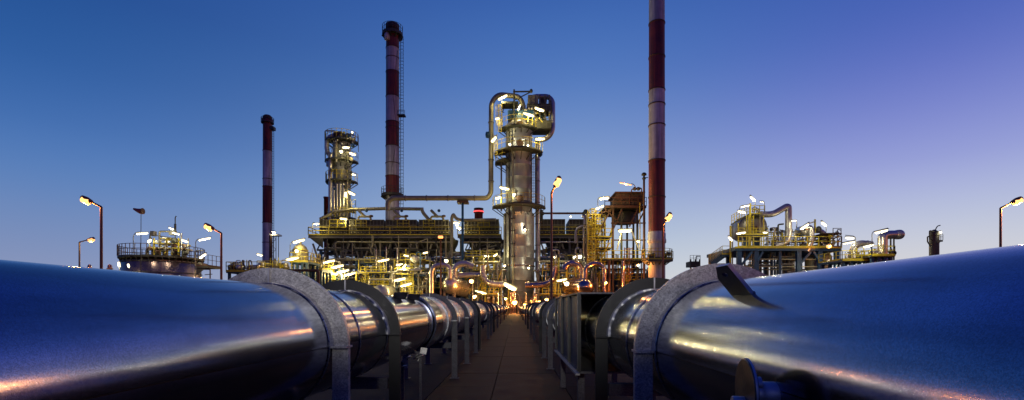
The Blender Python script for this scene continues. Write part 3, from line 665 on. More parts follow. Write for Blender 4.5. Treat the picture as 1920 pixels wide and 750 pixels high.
# ------------------------------------------------------------------ the elevated air cooler deck
d = 132; D1 = 147
def deck(name, x0, x1, label, seed, left_wing=False):
    base = W((x0 + x1) / 2, VY, d); base.z = 0; t = thing(name, base, label, 'cooler deck', None); q = random.Random(seed)
    zt = W(0, 440, d).z; a = W(x0, 440, d).x; b = W(x1, 440, d).x
    MB().bb((a, d, zt - .55), (b, D1, zt)).build('deck_slab', 'dark', t)
    MB().bb((a, d - .12, zt - .1), (b, d - .02, zt + .18)).build('edge_beam', 'yellow', t)
    MB().bb((a, d - .08, zt - .95), (b, d + .1, zt - .56)).build('edge_beam', 'grey', t)
    rail(t, [(a, D1, zt), (a, d, zt), (b, d, zt)] if left_wing else [(a, d, zt), (b, d, zt)], h=2.1, step=5.6, t=.17, toe=False)
    # truss bay beneath the deck
    n = int((x1 - x0) / 26); top = zt - .6; bot = W(0, 468, d).z
    for yy in (d + 1, d + 6.5, D1 - 1):
        bm = MB(); bm.beam((a + 2, yy, bot), (b, yy, bot), .4, .5); bm.build('truss_chord', 'dark', t)
        dg = MB()
        for k in range(n):
            u = a + 2 + (b - a - 2) * k / n; v = a + 2 + (b - a - 2) * (k + 1) / n; m_ = (u + v) / 2
            dg.beam((u, yy, bot), (m_, yy, top), .28); dg.beam((m_, yy, top), (v, yy, bot), .28)
        dg.build('truss_web', 'dark', t)['kind'] = 'stuff'
    # plenum hoppers of the fans under the deck
    k = 0; x = x0 + 24
    while x < x1 - 20:
        c = W(x + 13, 0, d); MB().lathe((c.x, d + 7.5, zt - .6), [(3.2, 0), (3.0, -1.2), (2.1, -3.0), (2.1, -3.6)], 16).build('fan_ring', 'cooler', t); x += 31
    # legs, V struts
    n = max(2, int((x1 - x0) / 44)); 
    for k in range(n + 1):
        u = a + 3 + (b - a - 5) * k / n
        for yy in (d + 1.2, D1 - 1.5):
            MB().bb((u - .33, yy - .33, 0), (u + .33, yy + .33, bot)).build('deck_leg', q.choice(['dark', 'teal', 'grey']), t)
        for s in (-1, 1):
            MB().beam((u, d + 1.1, W(0, 500, d).z), (u + s * 2.2, d + 1.1, W(0, 456, d).z), .42).build('v_strut', 'khaki', t)
        if k < n:
            v = a + 3 + (b - a - 5) * (k + 1) / n
            for yy in (d + 1.2, D1 - 1.5):
                MB().beam((u, yy, W(0, 535, d).z), (v, yy, W(0, 502, d).z), .25).build('cross_brace', 'grey', t)
                MB().beam((v, yy, W(0, 535, d).z), (u, yy, W(0, 502, d).z), .25).build('cross_brace', 'grey', t)
                for py in (486, 503, 536): MB().bb((u + .35, yy - .2, W(0, py + 1.4, d).z), (v - .35, yy + .2, W(0, py - 1.4, d).z)).build('tie_beam', q.choice(['grey', 'khaki', 'teal']), t)
    return t, a, b, zt
dk1, a1, b1, zt = deck('cooler_deck', 578, 846, 'long elevated air cooler deck left of the big column, edged in yellow', 11, True)
deck('cooler_deck', 858, 940, 'short air cooler deck bay just left of the big column behind the blue post', 12)
deck('cooler_deck', 1010, 1122, 'air cooler deck right of the big column', 13)
# tapering cantilever at the left end
MB().add([W(578, 444, d), W(606, 466, d), W(606, 444, d), W(578, 444, d + 12), W(606, 466, d + 12), W(606, 444, d + 12)], [(0, 1, 2), (5, 4, 3), (0, 3, 4, 1)]).build('cantilever_bracket', 'dark', dk1)
# cooler boxes on the deck
def cooler(x0, x1, y0, label, dz=3, panel=None, seed=0):
    dd = d + dz; a = W(x0, 0, dd).x; b = W(x1, 0, dd).x; z0 = W(0, 440, d).z + .02; z1 = W(0, y0, dd).z
    t = thing('air_cooler', ((a + b) / 2, dd, z0), label, 'air cooler', 'air coolers in a row on the deck')
    h = z1 - z0
    for k in range(3):
        s = z0 + h * k / 3; MB().bb((a, dd, s + .04), (b, dd + 9, s + h / 3 - .04)).build('header_box', 'cooler', t)
        MB().bb((a - .1, dd - .34, s + h / 3 - .16), (b + .1, dd - .005, s + h / 3 - .02)).build('ledge', 'khaki' if k == 1 else 'grey', t)
    n = max(3, int((b - a) / .9)); rb = MB()
    for k in range(n + 1):
        u = a + (b - a) * k / n; rb.beam((u, dd - .18, z0 + .1), (u, dd - .18, z1 - .1), .16)
    rb.build('stiffener_ribs', 'grey', t)['kind'] = 'stuff'
    nz = MB()
    for k in range(n): nz.lathe((a + (b - a) * (k + .5) / n, dd - .05, z0 + h * .22), [(.16, -.25), (.22, -.25), (.22, -.15), (.16, -.15), (.16, .1)], 8, axis='Y')
    nz.build('nozzles', 'khaki', t)['kind'] = 'stuff'
    if panel:
        p = W(panel[0], 0, dd - 1.2).x; r_ = W(panel[1], 0, dd - 1.2).x; y = dd - 1.3; zz = z0 + h * .48
        MB().bb((p, y, zz - .1), (r_, dd - .15, zz)).build('access_landing', 'dark', t)
        rail(t, [(p, y, zz), (r_, y, zz)], h=h * .47, step=1.9, t=.15)
    return t
cs = [(600, 650, 412, (618, 648)), (656, 720, 412, (667, 687)), (724, 781, 412, (745, 767)), (786, 841, 412, (794, 815)), (871, 935, 411, (896, 918)), (1013, 1059, 411, None), (1067, 1118, 411, None)]
for k, (x0, x1, y0, pn) in enumerate(cs):
    cooler(x0, x1, y0, f'dark box shaped air cooler, {ordn[k + 1] if k else "leftmost"}{" from the left" if k else ""} along the deck', panel=pn, seed=k)
# lagged pipes over the coolers
def pipe_thing(name, pts, rpx, d, m, label, bend=8, extra=None, n=14, cat='pipe', group=None):
    loc = W(*pts[0][:2], d); t = thing(name, loc, label, cat, group)
    pipe(t, pts, rpx, d, m, bend, 'pipe_run', n)
    L_ = fil(pw(pts, d), bend * d / F)
    acc = 0; step = 16 * d / F
    for p, r_ in zip(L_, L_[1:]):
        ln = (r_ - p).length; 
        if ln > step * .8:
            k = max(1, int(ln / step))
            for j in range(1, k + 1):
                c = p.lerp(r_, j / (k + 1)); ax = (r_ - p).normalized(); rad_ = rpx * d / F
                MB().tube([c - ax * .09, c - ax * .07, c + ax * .07, c + ax * .09], [rad_ * 1.01, rad_ * 1.1, rad_ * 1.1, rad_ * 1.01], n, False).build('lagging_band', m, t)
    return t
pipe_thing('overhead_manifold', [(600, 411), (618, 402), (622, 398), (655, 393), (722, 391), (794, 392)], 3.0, 136, 'khaki', 'long lagged manifold pipe running over the left air coolers', 6)
for k, x in enumerate((676, 742, 812)):
    t = thing('inlet_header', W(x, 410, 135), ['first', 'second', 'third'][k] + ' arched inlet pipe pair from the left on the air coolers', 'pipe', 'inlet pipes arching onto the air coolers')
    pipe(t, [(x - 4, 394), (x + 2, 400), (x + 9, 407)], 2.6, 134.5, 'khaki', 4, 'branch')
    pipe(t, [(x - 4, 414), (x - 4, 406), (x + 18, 406), (x + 20, 414)], 2.0, 134.5, 'khaki', 4, 'arch_pipe')
    MB().lathe(W(x + 20, 404.5, 134.5), [(.3, -.4), (.55, -.3), (.55, .1), (.3, .2)], 10).build('valve_wheel', 'rust', t)
    MB().lathe(W(x + 11, 395, 134.5), [(.05, -.15), (.42, -.12), (.42, .12), (.05, .15)], 12, axis='Y').build('blue_handwheel', 'teal', t)
pipe_thing('transfer_pipe', [(790, 391), (794, 400), (801, 408), (806, 414)], 3.2, 135, 'khaki', 'short sloping lagged pipe from the manifold down to the last left cooler', 4)
pipe_thing('goose_neck_pipe', [(847, 530), (847, 408), (850, 401), (855, 410), (866, 413), (930, 412)], 3.0, 129, 'khaki', 'upright lagged pipe with a goose neck top in the gap of the deck', 6)
pipe_thing('cooler_return_pipe', [(1014, 418), (1014, 400), (1098, 400), (1098, 416)], 1.9, 131, 'rust', 'thin brown pipe bridging the two coolers right of the column', 4)
for x, lb in ((1014, 'left'), (1098, 'right')):
    t = thing('control_valve', W(x, 400, 130), f'dark valve head at the {lb} end of the thin brown bridging pipe', 'valve')
    MB().lathe(W(x, 400, 130), [(.3, -2.2), (.6, -1.8), (.6, -.6), (.9, -.4), (.9, .3), (.4, .6), (.5, .9), (.1, 1.1)], 12).build('valve_body', 'dark', t)
    MB().drum(W(x - 3, 397, 130), W(x + 3, 397, 130), .4, 10).build('actuator', 'dark', t)
pipe_thing('silver_riser', [(1079, 456), (1079, 436), (1082, 428), (1092, 424), (1100, 424)], 2.2, 130, 'silver', 'short silvery riser pipe on the deck right of the column', 5)
# lagged lines slung below the deck
for pts, rp, dd, m_, lb in (
  ([(629, 470), (629, 454), (760, 454), (845, 454)], 1.5, 130, 'khaki', 'thin pale pipe slung level below the left deck edge'),
  ([(862, 454), (938, 454)], 1.5, 130, 'khaki', 'thin pale pipe slung below the short deck bay'),
  ([(1014, 454), (1118, 454)], 1.4, 130, 'silver', 'thin pale pipe slung below the right deck'),
  ([(620, 500), (620, 486.5), (700, 486.5), (792, 486.5)], 2.6, 124, 'khaki', 'long lagged pipe level with the lone tube under the left deck'),
  ([(872, 492), (940, 492)], 2.6, 122, 'khaki', 'thick lagged pipe running into the left side of the column'),
  ([(1010, 490), (1100, 490)], 2.4, 123, 'khaki', 'thick lagged pipe leaving the right side of the column'),
  ([(608, 465.5), (640, 465.5)], 1.3, 129, 'grey', 'short grey pipe stub below the left end of the deck'),
  ([(666, 465.5), (702, 465.5)], 1.3, 129, 'grey', 'short grey pipe stub below the second cooler'),
  ([(738, 465.5), (780, 465.5)], 1.3, 129, 'grey', 'short grey pipe stub below the third cooler'),
  ([(735, 530), (735, 516), (742, 508), (752, 506), (790, 506)], 2.2, 114, 'silver', 'silvery bent pipe above the upper pair of tubes'),
  ([(692, 540), (692, 524), (735, 524)], 1.6, 113, 'silver', 'silvery pipe with a square bend left of the upper pair of tubes')):
    pipe_thing('process_pipe', pts, rp, dd, m_, lb, 5, n=10)
qq = random.Random(77)
drops = thing('hanging_pipework', V(W(760, 0, 129).x, 129, 0), 'tangle of upright drop pipes and cross members below the cooler deck', 'pipe')
for x in list(range(612, 842, 17)) + list(range(866, 940, 17)) + list(range(1014, 1116, 17)):
    xx = x + qq.uniform(-3, 3); y0 = qq.choice([442, 446, 455]); y1 = qq.choice([478, 486, 500, 515, 530]); dd = qq.uniform(127.5, 130.5)
    MB().tube(fil(pw([(xx, y0), (xx, (y0 + y1) / 2), (xx + qq.choice([-4, 0, 0, 4]), (y0 + y1) / 2 + 8), (xx + 0, y1)], dd), .5, 3), qq.uniform(.1, .3), 8).build('drop_pipe', qq.choice(['khaki', 'dark', 'grey', 'dark']), drops)
for k in range(60):
    x = qq.choice([qq.uniform(610, 830), qq.uniform(866, 930), qq.uniform(1014, 1100)]); y = qq.uniform(447, 505); dd = qq.uniform(127, 138); w_ = qq.uniform(10, 34); e = qq.uniform(-9, 9) if qq.random() < .45 else 0
    MB().beam(W(x, y, dd), W(x + w_, y + e, dd), qq.uniform(.14, .34)).build('cross_member', qq.choice(['khaki', 'dark', 'grey', 'grey']), drops)
# blue post carrying the long overhead pipe
t = thing('pipe_post', V(W(867, 0, 124).x, 124.3, 0), 'blue steel post carrying the overhead pipe beside the gap in the deck', 'post')
MB().bb((W(865.2, 0, 124).x, 124, 0), (W(869.2, 0, 124).x, 124.6, W(0, 381, 124).z)).build('post', 'teal', t)
MB().bb((W(857, 0, 124).x, 123.6, W(0, 380.5, 124).z), (W(878, 0, 124).x, 126, W(0, 376.5, 124).z)).build('head_plate', 'rust', t)

# ------------------------------------------------------------------ racks of process pipes under and before the deck
def rack(label, x0, x1, d0, d1, ys, seed, npipes=6, rails=True, colm=('grey', 'teal', 'yellow', 'khaki'), step=20, cross=True, pr=(.8, 2.2)):
    q = random.Random(seed); base = W((x0 + x1) / 2, VY, d0); base.z = 0
    t = thing('pipe_rack', base, label, 'pipe rack', 'steel racks full of process pipes')
    a = W(x0, 0, d0).x; b = W(x1, 0, d0).x; ztop = W(0, min(ys) - 3, d0).z
    n = max(1, round((x1 - x0) / step))
    for k in range(n + 1):
        u = a + (b - a) * k / n; m_ = q.choice(colm)
        for yy in (d0, d1):
            MB().bb((u - .16, yy - .16, 0), (u + .16, yy + .16, ztop)).build('column', m_, t)
    for iy, y in enumerate(ys):
        z = W(0, y, d0).z; m_ = q.choice(colm)
        for yy in (d0, d1): MB().bb((a, yy - .12, z - .2), (b, yy + .12, z)).build('beam', m_, t)
        for k in range(n + 1):
            u = a + (b - a) * k / n; MB().bb((u - .1, d0 + .17, z - .18), (u + .1, d1 - .17, z - .02)).build('cross_beam', m_, t)
        for k in range(npipes):
            rp = q.uniform(*pr); r = rp * d0 / F; yy = d0 + (d1 - d0) * (k + .5) / npipes * .95
            s0 = a + q.uniform(-.5, .25) * (b - a) * .4; s1 = b + q.uniform(-.25, .5) * (b - a) * .3
            s0 = max(s0, a - 1.5); s1 = min(s1, b + 1.5); zz = z + r
            pth = [V(s0, yy, zz), V(s1, yy, zz)]
            e = q.random()
            if e < .3: pth = [V(s0, yy, zz - q.uniform(1.5, 4))] + pth
            elif e < .6: pth = pth + [V(s1, yy, zz + q.uniform(-4, 2))]
            elif e < .8: mid = q.uniform(.3, .7); xm = s0 + (s1 - s0) * mid; h = q.uniform(1, 2.4); w_ = q.uniform(.8, 2); pth = [pth[0], V(xm, yy, zz), V(xm, yy - .3, zz + h), V(xm + w_, yy - .3, zz + h), V(xm + w_, yy, zz), pth[1]]
            MB().tube(fil(pth, r * 2.2, 4), r, 10).build('pipe', q.choice(['silver', 'khaki', 'silver', 'khaki', 'grey', 'steel']), t)
        if rails and q.random() < .75:
            k0 = q.uniform(0, .4); k1 = q.uniform(.6, 1)
            rail(t, [(a + (b - a) * k0, d0 - .9, z), (a + (b - a) * k1, d0 - .9, z)], h=1.5, step=1.3, t=.12)
            MB().bb((a + (b - a) * k0, d0 - 1, z - .12), (a + (b - a) * k1, d0 - .17, z - .001)).build('walkway', 'dark', t)
    if cross:
        for k in range(n):
            if q.random() < .6:
                u = a + (b - a) * k / n; v = a + (b - a) * (k + 1) / n; z0 = W(0, ys[0], d0).z; z1 = W(0, ys[-1], d0).z
                MB().beam((u, d0 - .2, z1), (v, d0 - .2, z0), .16).build('brace', q.choice(colm), t)
    for k in range(n * 9):    # verticals, small valves
        u = q.uniform(a, b); yy = q.uniform(d0 - .6, d0 + 2); z0 = W(0, q.uniform(500, 570), d0).z; h = q.uniform(1.5, 6)
        if q.random() < .6: MB().tube([(u, yy, z0), (u, yy, z0 + h)], q.uniform(.07, .2), 8).build('riser', q.choice(['silver', 'khaki', 'yellow', 'grey', 'steel']), t)
        else: MB().drum((u, yy, z0), (u + .5, yy, z0), q.uniform(.2, .42), 10).build('valve', q.choice(['khaki', 'rust', 'silver', 'teal']), t)
    lx = q.uniform(a + 1, b - 1); ladder(t, (lx, d0 - 1.2, W(0, ys[-1], d0).z), W(0, ys[0], d0).z - W(0, ys[-1], d0).z, w=.8, t=.12, cage=True)
    return t
rack('pipe rack under the left end of the cooler deck behind the five lamp cluster', 600, 668, 126, 131, (500, 522, 545), 21, 4)
rack('pipe rack with blue frames under the deck left of the small drum', 668, 740, 124, 130, (493, 513, 540), 22, 4, colm=('teal', 'grey', 'teal'))
rack('pipe rack under the deck left of the inverted U pipe', 740, 806, 122, 129, (488, 508, 530, 553), 23, 5, colm=('teal', 'yellow', 'grey'))
rack('pipe rack behind the left polished drum', 806, 872, 127, 131, (484, 512, 540), 24, 4)
rack('pipe rack between the polished drum and the big column', 872, 944, 127, 131, (482, 505, 528), 25, 5)
rack('pipe rack immediately right of the big column', 1008, 1062, 127, 131, (484, 506, 530), 26, 5)
rack('pipe rack behind the right polished ball drum', 1062, 1122, 124, 130, (478, 502, 528), 27, 5, colm=('grey', 'yellow', 'dark'))
rack('low pipe rack with dark beams under the right steel tower', 1124, 1215, 118, 124, (505, 525, 548), 28, 4, colm=('dark', 'teal'))
rack('upper pipe bridge tucked right under the cooler deck left of the column', 610, 935, 138, 146, (476, 489), 31, 6, rails=False, cross=False, step=34, pr=(1.2, 3))
rack('upper pipe bridge tucked under the deck right of the column', 1012, 1120, 138, 146, (470, 488), 32, 6, rails=False, cross=False, step=30, pr=(1.2, 3))
rack('front pipe rack between the domed vessel and the first lamp of the cluster', 582, 640, 114, 117, (505, 524, 546), 51, 4, colm=('yellow', 'teal'), step=15)
rack('front pipe rack below the lone tube of the left deck', 668, 735, 116, 120, (512, 534, 555), 52, 4, step=16)
rack('front pipe rack before the blue panelled shed', 738, 800, 115, 119, (515, 538, 558), 53, 4, colm=('yellow', 'teal', 'grey'), step=15)
rack('front pipe rack behind the fat curved pipe left of the column', 880, 940, 118, 122, (508, 530, 552), 54, 4, step=14)
rack('front pipe rack behind the low tube right of the column', 1010, 1060, 118, 122, (508, 530, 552), 55, 4, step=14)
rack('front pipe rack under the left foot of the steel tower', 1062, 1124, 117, 121, (512, 534, 555), 56, 4, colm=('yellow', 'grey'), step=15)
# dark backing sheds added behind the racks to keep the gaps dark
def shed(x0, x1, y0, d, m, label, seed=0, dp=6):
    a = W(x0, 0, d).x; b = W(x1, 0, d).x; h = W(0, y0, d).z
    t = thing('backing_shed', ((a + b) / 2, d, 0), label, 'shed')
    n = max(2, int((b - a) / 1.6))
    for k in range(n):
        u = a + (b - a) * k / n; v = a + (b - a) * (k + 1) / n
        MB().bb((u + .03, d, 0), (v - .03, d + .15, h - .2)).build('wall_panel', m, t)
    MB().bb((a, d + .16, 0), (b, d + dp, h - .25)).build('body', 'dark', t)
    MB().bb((a - .3, d - .2, h - .19), (b + .3, d + dp, h)).build('roof', 'dark', t)
    return t
shed(622, 700, 514, 149, 'dark', 'dark green grey shed behind the five lamp cluster')
shed(720, 800, 508, 149, 'teal', 'blue panelled shed behind the rack left of the U pipe')
shed(806, 940, 520, 150, 'dark', 'dark backing shed added behind the polished drum left of the column')
shed(1012, 1118, 518, 150, 'dark', 'dark backing shed added right of the big column behind the racks')
shed(1132, 1212, 512, 128, 'teal', 'dark blue shed under the right steel tower')

# ------------------------------------------------------------------ polished drums and fat pipes at the foot of the column
d = 112
t = thing('polished_drum', W(842, 534, d), 'polished ball ended drum left of the column with an inverted U pipe rising from it', 'drum')
a = W(842, 534, d); MB().drum(a + V(.2, .8, 0), a + V(3.6, 9, -.9), 16.5 * d / F, 28, .8).build('drum_shell', 'steel', t)
MB().lathe(a + V(.35, 1.2, 0), [(16.7 * d / F, -.15), (17.4 * d / F, -.1), (17.4 * d / F, .1), (16.7 * d / F, .15)], 28, axis='Y', caps=False).build('drum_band', 'steel', t)
for s in (-1, 1): MB().bb((a.x + s * 1.2 - .2, a.y + .5, 0), (a.x + s * 1.2 + .2, a.y + 1.1, a.z - 1.2)).build('saddle_leg', 'grey', t)
pipe_thing('inverted_u_pipe', [(809, 585), (809, 497), (843.5, 497), (843.5, 522)], 4.3, d - .5, 'steel', 'silvery inverted U pipe dropping into the left polished drum', 20)
pipe_thing('mitred_elbow_pipe', [(852, 528), (852, 503), (862, 495), (875, 494), (888, 500)], 6.0, d + 4, 'steel', 'fat mitred elbow pipe rising behind the left polished drum', 5)
pipe_thing('fat_cross_pipe', [(860, 516), (905, 515)], 5.4, d + 5, 'steel', 'short fat lagged pipe level behind the left drum', 4)
pipe_thing('fat_s_pipe', [(905, 498), (905, 512), (910, 527), (922, 532), (944, 534)], 5.8, d + 3, 'steel', 'fat curved pipe sweeping into the left foot of the column', 9)
pipe_thing('fat_s_pipe', [(1040, 500), (1040, 514), (1034, 527), (1020, 534), (985, 535)], 5.8, d + 3, 'glow_tinted', 'fat glow tinted pipe sweeping into the right foot of the column', 9)
pipe_thing('mitred_elbow_pipe', [(1058, 505), (1062, 496), (1074, 493), (1087, 498), (1091, 508), (1090, 530)], 6.2, d + 4, 'glow_tinted', 'fat glow tinted elbow pipe left of the right ball ended drum', 6)
pipe_thing('inverted_u_pipe', [(1097, 530), (1098, 500), (1116, 492), (1133, 500), (1133, 590)], 4.6, d - 2, 'glow_tinted', 'glow tinted inverted U pipe rising from the right ball ended drum', 12)
t = thing('polished_drum', W(1098, 540, d), 'glow tinted ball ended drum right of the column behind the sheet enclosure', 'drum')
a = W(1098, 538, d - 4); MB().drum(a + V(0, 1, 0), a + V(-2.6, 8, .4), 16.5 * d / F, 28, .8).build('drum_shell', 'glow_tinted', t)
MB().lathe(a + V(-.1, 1.4, 0), [(16.7 * d / F, -.15), (17.4 * d / F, -.1), (17.4 * d / F, .1), (16.7 * d / F, .15)], 28, axis='Y', caps=False).build('drum_band', 'glow_tinted', t)
for s in (-1, 1): MB().bb((a.x + s * 1.2 - .2, a.y + .5, 0), (a.x + s * 1.2 + .2, a.y + 1.1, a.z - 1.2)).build('saddle_leg', 'grey', t)
t = thing('horizontal_drum', W(716, 548, 110), 'dull silvery round ended drum low behind the black arch on the left', 'drum')
a = W(714, 551, 110); MB().drum(a, a + V(.5, 5, 0), 17 * 110 / F, 24, .35).build('drum_shell', 'silver', t)
MB().lathe(a + V(0, -.05, 0), [(1.7, -.1), (2.2, -.05), (2.2, .15)], 26, axis='Y', caps=False).build('flange', 'khaki', t)
MB().bb((a.x - 1, a.y + 1, 0), (a.x + 1, a.y + 1.4, a.z - 1.3)).build('saddle_leg', 'grey', t)
t = thing('small_drum', W(777, 486, 118), 'small round silvery drum end with a pale number plate high in the rack', 'drum')
a = W(777, 486, 118); MB().drum(a, a + V(.2, 4, 0), 7.6 * 118 / F, 20, .3).build('drum_shell', 'silver', t); MB().bb(a + V(-.55, -.62, .1), a + V(.2, -.5, .5)).build('number_plate', 'plate', t)
MB().bb((a.x - .4, a.y + 1, 0), (a.x + .4, a.y + 1.4, a.z - .8)).build('leg', 'grey', t)
pipe_thing('green_pipe', [(781, 478), (781, 473), (788, 473), (788, 505)], 1.0, 117, 'teal', 'slim blue green pipe bent over the small drum', 2)
# platforms and rails at the foot of the column
t = thing('foot_platform', W(972, 575, 117), 'railed platform ringed with small pipes at the foot of the big column', 'platform')
z = W(0, 572, 117).z; a = W(905, 0, 117).x; b = W(1045, 0, 117).x
rail(t, [(a, 117, z), (b, 117, z)], h=2.2, step=1.9, t=.1, m='rust', toe=False); rail(t, [(a, 119, z - 1), (b, 119, z - 1)], h=1.8, step=1.5, t=.1, m='yellow', toe=False)
q = random.Random(9)
for k in range(34):
    x = q.uniform(925, 1010); dd = q.uniform(114, 121); y = q.uniform(545, 585); rp = q.uniform(.6, 1.7)
    pipe(t, [(x, 590), (x, y), (x + q.uniform(-9, 9), y - q.uniform(0, 4))], rp, dd, q.choice(['steel', 'glow_tinted', 'rust', 'yellow', 'silver']), 3, 'small_pipe', 8)
for x in (958, 962, 966): MB().tube([W(x, 590, 116), W(x, 548, 116)], .22, 8).build('standpipe', 'glow_tinted', t)

# beacon post
t = thing('beacon_post', V(W(825, 0, 108).x, 108, 0), 'rusty post topped by an orange beacon before the cooler deck', 'beacon')
MB().tube([V(W(826, 0, 108).x, 108, 0), W(826, 449, 108)], .16, 8).build('post', 'rust', t)
MB().bb(W(821, 446, 108), W(831, 442, 109)).build('hood', 'rust', t); MB().drum(W(822.5, 444.5, 107.8), W(829.5, 444.5, 107.8), .30, 10).build('beacon', 'orange', t)
t = thing('lamp_stand', V(W(1, 0, 1).x, 0, 0) * 0 + W(648, 560, 112), 'forked grey stand that carries the cluster of five tubes', 'lamp stand')
MB().tube(fil(pw([(641, 575), (641, 513), (633, 512)], 112), .6), .13, 8).build('pole', 'galv', t)
MB().tube(fil(pw([(644, 575), (644, 522), (650, 515)], 112), .6), .13, 8).build('pole', 'galv', t)

# ------------------------------------------------------------------ right steel tower with the heater box
d = 114; db = 126
T = thing('steel_tower', V(W(1165, 0, d).x, d, 0), 'brown steel tower with a heater box on top, left of the right chimney', 'steel tower')
def bbp(x0, y0, x1, y1, d0, d1): a = W(x0, y0, d0); b = W(x1, y1, d0); return (a.x, d0, b.z), (b.x, d1, a.z)
hb = MB(); a, b = bbp(1156, 361, 1206, 384, d + 1, db - 3); zb, zt_ = a[2], b[2]
for k in range(6):
    u = a[0] + (b[0] - a[0]) * k / 6; v = a[0] + (b[0] - a[0]) * (k + 1) / 6
    for (y0, y1) in ((d + 1, d + 1.2), (db - 3.2, db - 3)): MB().bb((u + .04, y0, zb), (v - .04, y1, zt_ - .2)).build('box_panel', 'cooler', T)
MB().bb((a[0] + .1, d + 1.21, zb), (b[0] - .1, db - 3.21, zt_ - .25)).build('heater_box', 'cooler', T)
MB().bb((a[0] - .4, d + .6, zt_ - .19), (b[0] + .4, db - 2.6, zt_ + .15)).build('box_roof', 'rust', T)
# sloping left flank of the box
MB().add([W(1156, 361, d + 1), W(1156, 384, d + 1), W(1146, 384, d + 1), W(1156, 361, db - 3), W(1156, 384, db - 3), W(1146, 384, db - 3)], [(0, 2, 1), (3, 4, 5), (0, 3, 5, 2), (1, 2, 5, 4)]).build('sloping_duct', 'cooler', T)
for x in (1163, 1180, 1197): MB().beam(W(x, 384, d + .8), W(x, 366, d + .8), .22).build('stiffener', 'rust', T)
MB().bb(*bbp(1154, 372, 1207, 375, d + .7, d + .95)).build('stiffener', 'rust', T)
for (x0, x1, y, m) in ((1134, 1212, 388, 'rust'), (1120, 1216, 487, 'dark')):
    p, r_ = bbp(x0, y - 1.5, x1, y + 1.8, d, db); MB().bb(p, r_).build('deck', 'dark', T)
    MB().bb(*bbp(x0, y - 1.2, x1, y + 1.2, d - .25, d - .02)).build('deck_edge', m, T)
rail(T, [W(1134, 386.5, db), W(1134, 386.5, d), W(1212, 386.5, d), W(1212, 386.5, db)], h=2.1, step=1.8, t=.12, m='rust')
rail(T, [W(1126, 485.5, db), W(1126, 485.5, d), W(1216, 485.5, d)], h=2.0, step=1.6, t=.13)
# lower hopper under the box
MB().lathe((W(1180, 0, d).x, d + 5, 0), [(2.9, W(0, 412, d).z), (2.9, W(0, 394, d).z), (2.5, W(0, 391, d).z)], 20).build('hopper', 'cooler', T)
for x in (1150, 1166, 1196, 1209):
    for y in (d + .5, db - 1): MB().bb((W(x, 0, d).x - .22, y - .22, 0), (W(x, 0, d).x + .22, y + .22, W(0, 390, d).z)).build('column', 'dark' if x > 1160 else 'rust', T)
for p, r_ in (((1134, 391), (1160, 418)), ((1126, 400), (1150, 391)), ((1196, 418), (1209, 394)), ((1150, 430), (1166, 391)), ((1140, 455), (1150, 420)), ((1196, 391), (1180, 425)), ((1209, 440), (1203, 485)), ((1120, 440), (1146, 392))):
    for dd in (d + .3, d + 7): MB().beam(W(*p, dd), W(*r_, dd), .3).build('brace', 'rust', T)
MB().beam(W(1166, 430, d), W(1157, 468, d), .3).build('brace', 'galv', T); MB().beam(W(1184, 432, d), W(1197, 466, d), .3).build('brace', 'galv', T)
for y in (418, 450): MB().bb(*bbp(1146, y - 1, 1211, y + 1, d + .2, d + .6)).build('beam', 'rust', T); MB().bb(*bbp(1146, y - 1, 1211, y + 1, db - 1.3, db - .9)).build('beam', 'dark', T)
for x0, x1, y in ((1104, 1146, 445), (1118, 1146, 466)):
    MB().bb(*bbp(x0, y - 1, x1, y + 1, d, d + 6)).build('side_landing', 'dark', T); rail(T, [W(x0, y - 1, d), W(x1, y - 1, d)], h=2, step=1.5, t=.13)
lx = W(1107, 0, d - 1); ladder(T, (lx.x, d - 1, W(0, 500, d).z), W(0, 396, d).z - W(0, 500, d).z, w=1.1, t=.14, cage=True, step=.6)
lx = W(1176, 0, d - 1.5); ladder(T, (lx.x, d - 1.5, W(0, 528, d).z), W(0, 466, d).z - W(0, 528, d).z, w=1.2, t=.15, cage=True, step=.6, m='lamp_post')
# stair on the left
st = MB()
for s in (0, 1): st.beam(W(1122 + s, 497, d - .5 - s), W(1142 + s, 455, d - .5 - s), .14, .3)
for k in range(14): st.box(W(1122 + 20 * k / 14, 497 - 42 * k / 14, d - 1), (.5, 1.1, .06))
st.build('stair', 'yellow', T)
MB().tube(pw([(1200, 470), (1200, 380)], d - .6), .12, 6).build('conduit', 'yellow', T)
pipe(T, [(1203, 366), (1203, 352), (1184, 355), (1184, 361)], 1.1, d - .3, 'rust', 4, 'vent_pipe', 8)
for x in (1190, 1197): MB().lathe(W(x, 354, d - .3), [(.1, -.5), (.45, -.2), (.45, .2), (.1, .5)], 8, axis='X').build('vent_valve', 'dark', T)
t = thing('slim_stack', V(W(1207, 0, 112).x, 112, 0), 'slim dark vent stack with a cap between the steel tower and the right chimney', 'vent stack')
c = W(1207.5, 327, 112); MB().tube([V(c.x, 112, 0), V(c.x, 112, W(0, 334, 112).z)], .26, 10).build('stack_pipe', 'rust', t)
MB().lathe((c.x, 112, c.z), [(.25, -1.2), (.45, -1.1), (.45, -.8), (.25, -.7), (.25, -.3), (.6, -.2), (.6, .1), (.3, .4), (.05, .45)], 12).build('cap', 'dark', t)
pipe(t, [(1207, 345), (1207, 333), (1215, 333)], .8, 112.3, 'dark', 3, 'side_arm', 8)
t = thing('support_column', V(W(1168, 0, 110).x, 110, 0), 'brown lagged standpipe under the steel tower deck', 'pipe'); 
MB().tube([V(W(1168, 0, 110).x, 110, 0), W(1168, 489, 110)], .35, 10).build('standpipe', 'glow_tinted', t)
t = thing('support_column', V(W(1142, 0, 110).x, 110, 0), 'brown standpipe at the left corner beneath the steel tower', 'pipe')
MB().tube([V(W(1142, 0, 110).x, 110, 0), W(1142, 489, 110)], .35, 10).build('standpipe', 'rust', t)
